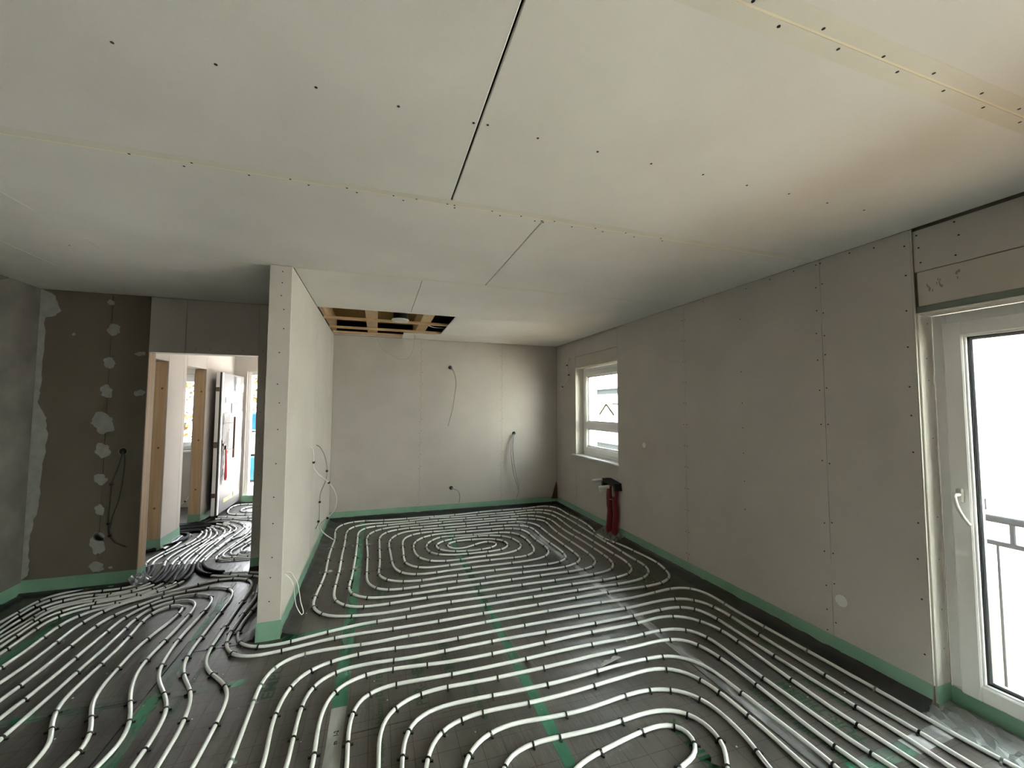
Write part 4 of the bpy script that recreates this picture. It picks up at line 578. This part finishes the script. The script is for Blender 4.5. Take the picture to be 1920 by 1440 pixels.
def heating_pipe(key, label, group=None, clear_to=0.0, smin=.13, smax=.40, sides=10, sleeve_head=None, clips=True):
    raw = PIPES[key]; P = [(raw[i]/1000, raw[i+1]/1000, 0) for i in range(0, len(raw), 2)]
    Q = cr_spline(P, .035); zc = PR+.0015
    for _ in range(3): Q = [Q[0]]+[(Q[i-1]+Q[i]*2+Q[i+1])/4 for i in range(1, len(Q)-1)]+[Q[-1]]
    Q = [Vector((q.x, q.y, zc+.0022*math.sin(i*.21)*math.sin(i*.034))) for i, q in enumerate(Q)]
    root = MB().tube(Q, PR, sides).build('heating_pipe', M['pipe'], recalc=False); tag(root, label, 'pipe', group)
    spans = []
    if isinstance(sleeve_head, float): spans.append((0, next(i for i, q in enumerate(Q) if q.x > sleeve_head)))
    elif sleeve_head: spans.append((0, sleeve_head))
    for a in SLEEVES.get(key, []):
        i0 = min(range(len(Q)), key=lambda i: (Q[i].x-a[0])**2+(Q[i].y-a[1])**2); i1 = min(range(len(Q)), key=lambda i: (Q[i].x-a[2])**2+(Q[i].y-a[3])**2); spans.append((min(i0, i1), max(i0, i1)))
    for i0, i1 in spans:
        if i1-i0 < 2: continue
        q = [p+Vector((0, 0, .007)) for p in Q[i0:i1+1]]; rr = [.0165+.0006*math.sin(k*1.7) for k in range(len(q))]
        MB().tube(q, rr, 12).build('insulating_sleeve', M['sleeve'], root, recalc=False)
    if not clips: return root
    acc = 0; nxt = rng.uniform(.05, .2); put = []
    for i in range(2, len(Q)-2):
        acc += (Q[i]-Q[i-1]).length
        if acc < nxt: continue
        if any(i0-1 <= i <= i1+1 for i0, i1 in spans): nxt = acc+.1; continue
        d1_ = (Q[i]-Q[max(0, i-4)]).normalized(); d2_ = (Q[min(len(Q)-1, i+4)]-Q[i]).normalized(); bend = d1_.angle(d2_, 0)
        nxt = acc+max(smin, smax*(1-min(1, bend*2.6)))*rng.uniform(.72, 1.28)
        t = (Q[i+1]-Q[i-1]); put.append((Q[i].length, Q[i], math.atan2(t.y, t.x)+rng.uniform(-.09, .09), acc < clear_to))
    put.sort(key=lambda q: q[0]); rest = MB()
    for k, (d_, p, a, clear) in enumerate(put):
        if k < 296:
            c = bpy.data.objects.new('clip', CLIPC if clear else CLIP); C.objects.link(c); c.parent = root; c.location = p; c.rotation_euler = (0, 0, a)
        else:
            mm = Matrix.Translation(p) @ Matrix.Rotation(a, 4, 'Z'); rest.add([mm @ v.co for v in CLIP.vertices], [tuple(f.vertices) for f in CLIP.polygons])
    if rest.v: rest.build('far_clips', M['clip'], root)['kind'] = 'stuff'
    return root
heating_pipe('back', 'long white heating pipe coiled in a double spiral before the kitchen back wall', smax=.34)
heating_pipe('front', 'white heating pipe coiled in a spiral on the floor nearest the terrace door', clear_to=8.7, smax=.42)
for k, lb in (('G1', 'outermost white pipe bend left of the partition end, with an S kink'), ('G2', 'second white pipe bend from the partition end, looping below the doorway'), ('G3', 'third white pipe bend from the partition end, middle of five nested loops'),
              ('G4', 'fourth white pipe bend from the partition end, around the innermost loop'), ('G5', 'innermost narrow white pipe loop on the left floor')):
    heating_pipe(k, lb, 'nested pipe loops left of the partition', smax=.42)
dl = ['closest to the left jamb']+[q+' from the left jamb' for q in ('second', 'third', 'fourth', 'fifth', 'sixth', 'seventh', 'eighth')]
for i in range(8):
    heating_pipe('w%d' % i, 'white pipe with black sleeve running through the doorway, '+dl[i], 'supply pipes through the doorway', smax=.42, sleeve_head=(-2.12, -2.03, -2.02, -2.03, -2.0, -2.02, -1.98, -1.91)[i])
heating_pipe('v7', 'thick black sleeved pipe on the hall floor at the first timber stud', clips=False, sleeve_head=46)
for k, lb in (('v1', 'white pipe U-bend in the hall nearest the doorway'), ('v2', 'white pipe U-bend in the hall second from the doorway'), ('v3', 'white pipe U-bend in the hall third from the doorway'), ('v4', 'small white pipe U-bend in the hall fourth from the doorway'),
              ('v5', 'wide white pipe loop by the front door threshold'), ('v6', 'small white pipe loop inside the wide loop by the front door'), ('x1', 'straight white pipe crossing the far hall floor beside the front door leaf'), ('x2', 'white pipe crossing the hall floor just before the front door leaf')):
    heating_pipe(k, lb, 'hall floor pipes', smax=.35, sleeve_head=-2.1 if k[0] == 'x' else None)
pl = empty('paper_label', (1.386, 2.235, .02)); tag(pl, 'torn white paper strip with handwriting stuck along a heating pipe', 'label')
dirx = Vector((.965, .262, 0)).normalized(); nrm = Vector((-.262, .965, 0)).normalized(); b = MB(); vs = []
for i in range(9):
    wv = .052+.007*math.sin(i*1.9); wv = wv*(.45 if i < 2 else 1.0)
    for k in range(4):
        q = Vector((1.375, 2.230, 0))+dirx*(-.085+.17*i/8)+nrm*(-.004+wv*k/3); vs.append((q.x, q.y, .0245-.018*(k/3)**1.5))
b.add(vs, [(i*4+k, (i+1)*4+k, (i+1)*4+k+1, i*4+k+1) for i in range(8) for k in range(3)], True); local(b.build('paper_strip', M['sheet']), pl)
tx = text('E 37/21/0', 'handwriting', .028, M['ink'], Vector((1.34, 2.232, .0262)), dirx, (nrm+Vector((0, 0, -.42))).normalized(), None, -.0004, .10); local(tx, pl)

# ---------------------------------------------------------------- cables, sockets and connections on the walls
def cable_thing(name, label, group, hole, ax, runs, r, m='cable', clips=(), clip_axis=None, hole_r=.030, end=None):
    t = empty(name, hole if hole else runs[0][0]); tag(t, label, 'cable', group)
    if hole:
        local(MB().ring(hole, ax, hole_r, hole_r-.006, .0035, 24).build('box_rim', M['greyp']), t); local(MB().disc(Vector(hole), ax, hole_r-.005, 20, .0015).build('box_hollow_shade', M['void']), t)  # flat disc painted near-black for the shade inside the box
    for q in runs: local(MB().tube(cr_spline(q, .015), r, 8).build('cable', M[m]), t)
    for c in clips: local(MB().cbox(c[0]-.011, c[0]+.011, c[1]-.011, c[1]+.011, c[2]-.010, c[2]+.010, .003).build('cable_clip', M['black']), t)
    if end: local(MB().tube(end, .009, 8).build('cable_end', M['whitecable']), t)
    return t
C1=[(1.027,2.150),(1.062,2.106),(1.090,2.006),(1.096,1.899),(1.077,1.740),(1.048,1.528),(1.010,1.370),(0.985,1.278)]
n1 = len(C1)
cable_thing('wall_cable', 'grey cable hanging free from the upper round box on the kitchen back wall', 'cables from round boxes on the kitchen back wall', (1.027, YB-.0005, 2.150), (0, -1, 0), [[(x, YB-.004-(.14*min(1, i/3)), z) for i, (x, z) in enumerate(C1)]], .0075)
C2=[(2.041,1.148),(2.025,1.12),(1.982,1.007),(1.974,0.788),(2.012,0.541),(2.062,0.375),(2.086,0.265),(2.063,0.172)]; C2b=[(2.041,1.148),(2.031,1.115),(2.011,0.978),(2.009,0.787),(2.044,0.540),(2.080,0.402),(2.095,0.265),(2.075,0.198)]
cable_thing('wall_cable', 'pair of long grey cables hanging from the round box next to the kitchen window corner', 'cables from round boxes on the kitchen back wall', (2.041, YB-.0005, 1.148), (0, -1, 0), [[(x, YB-.004-(.09*min(1, i/3)), z) for i, (x, z) in enumerate(c)] for c in (C2, C2b)], .0070)
C3=[(1.063,0.359),(1.083,0.352),(1.141,0.333),(1.176,0.294),(1.185,0.216),(1.178,0.151)]
cable_thing('wall_cable', 'short grey cable curling from the low round box above the kitchen back baseboard', 'cables from round boxes on the kitchen back wall', (1.063, YB-.0005, .359), (0, -1, 0), [[(x, YB-.004-(.05*min(1, i/2)), z) for i, (x, z) in enumerate(C3)]], .0065)
C5a=[(-0.588,4.17,1.185),(-0.565,4.17,1.175),(-0.555,4.227,1.054),(-0.56,4.283,0.98),(-0.527,4.34,0.911),(-0.436,4.397,0.812),(-0.382,4.453,0.703),(-0.371,4.51,0.602),(-0.396,4.567,0.502),(-0.458,4.623,0.421),(-0.537,4.68,0.341),(-0.534,4.737,0.274),(-0.496,4.793,0.205),(-0.421,4.85,0.125)]
cable_thing('bundled_cable', 'pale cable bulging out from the partition face, with black clips, end near the floor', 'cables on the partition', None, None, [C5a], .0055, 'whitecable', [(-.556, 4.24, 1.035), (-.436, 4.40, .812), (-.462, 4.625, .415)])
C5b=[(-0.588,4.63,1.16),(-0.562,4.63,1.149),(-0.51,4.64,1.055),(-0.481,4.65,0.888),(-0.496,4.66,0.778),(-0.537,4.67,0.669),(-0.547,4.68,0.577),(-0.552,4.69,0.358),(-0.58,4.7,0.293)]
cable_thing('bundled_cable', 'grey cable hanging close to the partition face behind the bulging pale one', 'cables on the partition', None, None, [C5b], .005, 'cable', [(-.483, 4.65, .89), (-.546, 4.68, .57), (-.553, 4.69, .37)])
C6=[(-0.588,3.27,0.40),(-0.549,3.27,0.389),(-0.536,3.27,0.365),(-0.511,3.27,0.316),(-0.496,3.27,0.253),(-0.484,3.27,0.18),(-0.469,3.27,0.125),(-0.466,3.27,0.100),(-0.475,3.27,0.092),(-0.489,3.27,0.11),(-0.513,3.27,0.163),(-0.521,3.27,0.21),(-0.544,3.27,0.331),(-0.588,3.27,0.385)]
cable_thing('looped_cable', 'white cable loop hanging low on the partition near its front edge', None, None, None, [C6], .0028, 'whitecable')
C7=[(5.590,2.304),(5.578,2.277),(5.625,2.200),(5.626,2.128),(5.569,2.047),(5.581,1.982),(5.686,1.927),(5.788,1.880),(5.879,1.810)]
pc7 = [(XR-.002 if i == 0 else 2.745, y, z) for i, (y, z) in enumerate(C7)]
cable_thing('short_cable', 'short pale cable with black bands on the wall beside the kitchen window', None, None, None, [pc7], .007, 'whitecable', [(2.745, 5.625, 2.20), (2.745, 5.569, 2.047), (2.745, 5.788, 1.88)], end=[(2.745, 5.80, 1.872), (2.745, 5.879, 1.81)])
C8a=[(-2.117,1.158),(-2.145,1.001),(-2.172,0.886),(-2.175,0.798),(-2.181,0.578),(-2.169,0.445),(-2.130,0.380),(-2.049,0.333)]; C8b=[(-2.117,1.158),(-2.098,1.10),(-2.098,0.907),(-2.116,0.748),(-2.153,0.608),(-2.166,0.504)]
cable_thing('wall_cable', 'dark cables hanging from a round box in the shaded wall left of the doorway', None, (-2.117, YW-.0005, 1.158), (0, -1, 0), [[(x, YW-.004-.02*min(1, i/2), z) for i, (x, z) in enumerate(c)] for c in (C8a, C8b)], .005, 'conduit', [(-2.175, YW-.024, .878), (-2.180, YW-.024, .543), (-2.167, YW-.024, .439)], hole_r=.034)
cable_thing('wall_cable', 'pale cable trailing along the dark wall below the hall window', None, None, None, [[(-2.632, 7.45, 0.707), (-2.64, 7.45, 0.394), (-2.667, 7.45, 0.236), (-2.723, 7.45, 0.12), (-2.807, 7.45, 0.063)]], .006, 'whitecable', [(-2.64, 7.45, 0.394),(-2.723, 7.45, 0.12)])
for y, z, lb, r in ((3.79, 1.15, 'small round white socket cover at mid height on the long wall', .030), (1.83, .36, 'larger round white socket cover low on the wall beside the terrace door', .034)):
    t = empty('socket_cover', (XR, y, z)); tag(t, lb, 'cover', 'round covers on the long wall')
    local(MB().ring((XR-.0065, y, z), (1, 0, 0), r, r-.007, .0065, 28).build('rim', M['white']), t); local(MB().disc((XR-.004, y, z), (1, 0, 0), r-.006, 24, .0038).build('cap', M['white']), t)
wc = empty('water_connection', (2.72, 4.38, .04)); tag(wc, 'two red sleeved water pipes with black bracket and white plugs under the kitchen window', 'water pipes')
def wp_(n, mb, m, lb=None):
    o = local(mb.build(n, M[m]), wc)
    if lb: o['label'] = lb
for y, r, zt, lb in ((4.425, .042, .60, 'red sleeve with a bright band'), (4.305, .036, .57, 'narrower red sleeve')):
    q = [(2.735-.006*math.sin(k*.9), y+(.012 if k < 3 else 0)*(3-k)/3, .05+(zt-.05)*k/12) for k in range(13)]; rr = [r*(1.12 if k < 2 else 1.0+.04*math.sin(k*2.1)) for k in range(13)]
    wp_('red_sleeve', MB().tube(q, rr, 16), 'red', lb)
wp_('bracket', MB().prism([(4.54, .585), (4.54, .675), (4.47, .685), (4.24, .655), (4.225, .57), (4.26, .565), (4.27, .615), (4.50, .635), (4.50, .585)], 0, 2.685, XR-.001), 'black')
wp_('plug', MB().cyl((2.70, 4.53, .655), (2.56, 4.55, .645), .019, 14), 'white'); wp_('plug', MB().cyl((2.69, 4.37, .60), (2.57, 4.41, .585), .022, 14), 'white')
wp_('valve', MB().cyl((2.72, 4.535, .545), (2.66, 4.54, .54), .034, 18), 'white'); wp_('elbow', MB().tube(cr_spline([(2.73, 4.29, .63), (2.70, 4.29, .62), (2.695, 4.29, .58), (2.70, 4.29, .50)], .01), .017, 10), 'greyp')
wp_('band', MB().ring((2.735, 4.425, .435), (.25, 0, 1), .0455, .0415, .005, 24), 'white', 'thin shiny band')
random.seed(9); vs = []
for i in range(12):
    for k in range(9): vs.append((2.58+.19*k/8, 4.16+.42*i/11+random.uniform(-.012, .012), max(.004, .008+.05*(k/8)**2+random.uniform(-.004, .03)*(1 if 0 < k < 8 else .2))))
tag(MB().add(vs, [(i*9+k, (i+1)*9+k, (i+1)*9+k+1, i*9+k+1) for i in range(11) for k in range(8)], False).build('crumpled_film', M['clearfoil']), 'crumpled clear film at the foot of the red water pipes', 'film')
vs = []
for i in range(12):
    for k in range(8): vs.append((2.66+.20*k/7, 1.0+.40*i/11+random.uniform(-.012, .012), max(.003, .006+.035*(k/7)**2+random.uniform(-.003, .02)*(1 if 0 < k < 7 else .2))))
tag(MB().add(vs, [(i*8+k, (i+1)*8+k, (i+1)*8+k+1, i*8+k+1) for i in range(11) for k in range(7)], False).build('crumpled_film', M['clearfoil']), 'crumpled clear film in front of the terrace door jamb', 'film')
vs = []
for i in range(9):
    for k in range(9): vs.append((-1.99+.10*k/8+random.uniform(-.008, .008), 4.36+.20*i/8+random.uniform(-.01, .01), max(.004, .03+.05*(1-k/8)+random.uniform(-.02, .03)*(1 if 0 < k < 8 else .3))))
tag(MB().add(vs, [(i*9+k, (i+1)*9+k, (i+1)*9+k+1, i*9+k+1) for i in range(8) for k in range(8)], False).build('crumpled_film', M['clearfoil']), 'crumpled clear film at the foot of the left door jamb', 'film')
tag(MB().prism([(2.752, .37), (2.672, .10), (2.772, .10), (2.772, .30)], 1, 6.045, 6.055).build('cardboard_wedge', M['card']), 'brown cardboard wedge standing in the far kitchen corner', 'cardboard')
b = MB(); rc = random.Random(4)
for k in range(110):
    x, y = (rc.uniform(-.4, 2.6), rc.uniform(1.4, 4.5)) if k < 60 else ((rc.uniform(-2.0, -.5), rc.uniform(2.0, 3.4)) if k < 85 else (rc.uniform(-.57, -.42), rc.uniform(3.2, 4.3)))
    s = rc.uniform(.0013, .003); b.box(x-s, x+s*rc.uniform(.8, 1.6), y-s, y+s, .001, .001+s)
tag(b.build('white_crumbs', M['crumb']), 'tiny white plastic crumbs scattered over the dark floor foil', 'crumbs', kind='stuff')
# pencil marks on the shutter box cover
b = MB(); rp = random.Random(2)
for (y, z, n) in ((1.33, 2.20, 7), (1.29, 2.215, 9), (1.215, 2.235, 6)):
    for k in range(n):
        a = rp.uniform(-.012, .012); c = rp.uniform(-.02, .02); b.box(XR+T-.0006, XR+T+.0004, y+a, y+a+.004, z+c, z+c+.012)
b.build('pencil_marks', M['pencil'], wr)

# ---------------------------------------------------------------- outside
rl = empty('terrace_railing', (3.3, .4, 0)); tag(rl, 'galvanised steel guard railing outside the terrace door', 'railing')
def rp_(n, mb): return local(mb.build(n, M['steel']), rl)
rp_('top_rail', MB().tube([(3.3, -2.15, .945), (3.3, 1.47, .945)], .021, 14)); rp_('middle_rail', MB().cbox(3.288, 3.312, -2.15, 1.47, .800, .826, .003)); rp_('bottom_rail', MB().cbox(3.288, 3.312, -2.15, 1.47, .00, .025, .003))
for y in (1.285, .42, -.45, -1.3): rp_('post', MB().cyl((3.3, y, .82), (3.3, y, .93), .012, 10))
for k in range(30): rp_('baluster', MB().cyl((3.3, 1.345-.115*k, .012), (3.3, 1.345-.115*k, .81), .0065, 8))
for y in (1.46, -2.14): rp_('bracket', MB().cbox(3.001, 3.31, y-.012, y+.012, .93, .96, .002).cbox(3.001, 3.31, y-.012, y+.012, .0, .03, .002))
rp_('wall_plate', MB().cbox(3.14, 3.156, 1.315, 1.345, 1.015, 1.075, .002).cbox(3.0, 3.145, 1.325, 1.335, 1.035, 1.055, .001))
from mathutils import noise as mnoise
vs = []; NX, NY = 46, 110
for i in range(NX+1):
    for j in range(NY+1):
        x = 3.02+3.7*i/NX; y = -6+15*j/NY; q = Vector((x*1.7, y*1.7, 0)); z = -.52+.16*mnoise.noise(q)+.07*mnoise.noise(q*3.1)+.035*mnoise.noise(q*8)+.10*max(0, (x-5)/1.7); vs.append((x, y, z))
so = struct('ground_soil', MB().add(vs, [(i*(NY+1)+j, (i+1)*(NY+1)+j, (i+1)*(NY+1)+j+1, i*(NY+1)+j+1) for i in range(NX) for j in range(NY)], True), M['soil'])
struct('ground', MB().box(-60, 80, -60, 90, -.9, -.62), M['kerb'])
gk = struct('ground_kerb', MB().box(6.70, 7.0, -1.6, 7.3, -.62, -.45), M['kerb'])
for k in range(14):
    y = -1.5+.62*k; MB().cbox(6.72, 6.98, y+.01, y+.60, -.50, -.33+.02*math.sin(k*3), .015).build('kerb_stone', M['kerb'], gk)
struct('ground_path', MB().box(7.0, 9.0, -14, 26, -.62, -.45), M['kerb'])
nh = empty('neighbour_house', (9.2, 6, -.5)); tag(nh, 'white rendered neighbour house with dark strip windows', 'house')
def nh_(n, mb, m): return local(mb.build(n, M[m]), nh)
b = MB()
for y0, y1, z0, z1 in ((-14, 13.9, -.6, 6), (15.7, 26, -.6, 6), (13.9, 15.7, -.6, -.18), (13.9, 15.7, .10, 2.06), (13.9, 15.7, 2.36, 6)): b.box(9.0, 9.3, y0, y1, z0, z1)
nh_('wall', b, 'render'); nh_('plinth', MB().box(8.97, 9.0, -14, 26, -.5, -.30), 'plinth')
for z0, z1 in ((-.18, .10), (2.06, 2.36)):
    f_ = nh_('window', (lambda b: (frame_x(b, 9.06, 9.12, 13.9, 15.7, z0, z1, .04, .004), b)[1])(MB()), 'greyp'); MB().box(9.08, 9.1, 13.93, 15.67, z0+.03, z1-.03).build('window_pane', M['darkwin'], f_)
nh_('roof', MB().box(8.7, 17, -14.4, 26.4, 6, 6.25), 'greyp')
def bundle(name, label, x0, x1, y0, y1, z0, z1, m, seed):
    bm = bmesh.new(); bmesh.ops.create_cube(bm, size=1); bmesh.ops.subdivide_edges(bm, edges=bm.edges[:], cuts=7, use_grid_fill=True)
    for v in bm.verts:
        p = Vector(((x0+x1)/2+v.co.x*(x1-x0), (y0+y1)/2+v.co.y*(y1-y0), (z0+z1)/2+v.co.z*(z1-z0))); n = mnoise.noise_vector(p*4+Vector((seed, 0, 0)))*.05
        if abs(v.co.z+.5) < .01: n.z = 0
        v.co = p+n
    bm.verts.index_update(); b = MB(); b.add([v.co[:] for v in bm.verts], [[v.index for v in f.verts] for f in bm.faces], True); bm.free(); o = b.build(name, M[m]); return tag(o, label, 'wrapped bundle', 'wrapped bundles outside the front door')
bundle('wrapped_bundle', 'white film wrapped bundle at the bottom of the stack outside the front door', -3.3, -2.0, 9.9, 11.0, -.62, -.06, 'whitewrap', 1)
bundle('wrapped_bundle', 'blue film wrapped bundle low in the stack outside the front door', -3.25, -2.05, 9.95, 10.95, .0, .49, 'bluewrap', 5)
bundle('wrapped_bundle', 'white film wrapped bundle between two blue ones outside the front door', -3.25, -2.0, 9.95, 10.95, .55, .99, 'whitewrap', 9)
bundle('wrapped_bundle', 'blue film wrapped bundle on top of the stack outside the front door', -3.2, -2.05, 9.95, 10.9, 1.05, 1.42, 'bluewrap', 14)
hd = empty('autumn_hedge', (-4, 15, -.6)); tag(hd, 'orange and yellow autumn hedge beyond the front door', 'hedge')
rh = random.Random(8); vs = []; fs = []
for k in range(9000):
    x, y, z = rh.uniform(-11, 3), rh.gauss(15, .55), rh.uniform(-.4, 4.4); s = rh.uniform(.05, .11); a = Vector((rh.uniform(-1, 1), rh.uniform(-1, 1), rh.uniform(-1, 1))).normalized(); u = a.orthogonal().normalized(); q = a.cross(u); p = Vector((x, y, z)); i = len(vs)
    vs += [p-u*s, p+q*s*.6, p+u*s, p-q*s*.6]; fs.append((i, i+1, i+2, i+3))
lf = local(MB().add(vs, fs).build('leaves', M['leaf'], recalc=False), hd); lf['kind'] = 'stuff'
for k in range(12):
    x = -10.5+1.15*k; local(MB().tube(cr_spline([(x, 15, -.62), (x+.1, 15.1, 1.0), (x-.08, 14.95, 2.6), (x+.1, 15.05, 4.2)], .3), [.05]*1+[.04]*0 if False else .035, 7).build('trunk', M['bark']), hd)
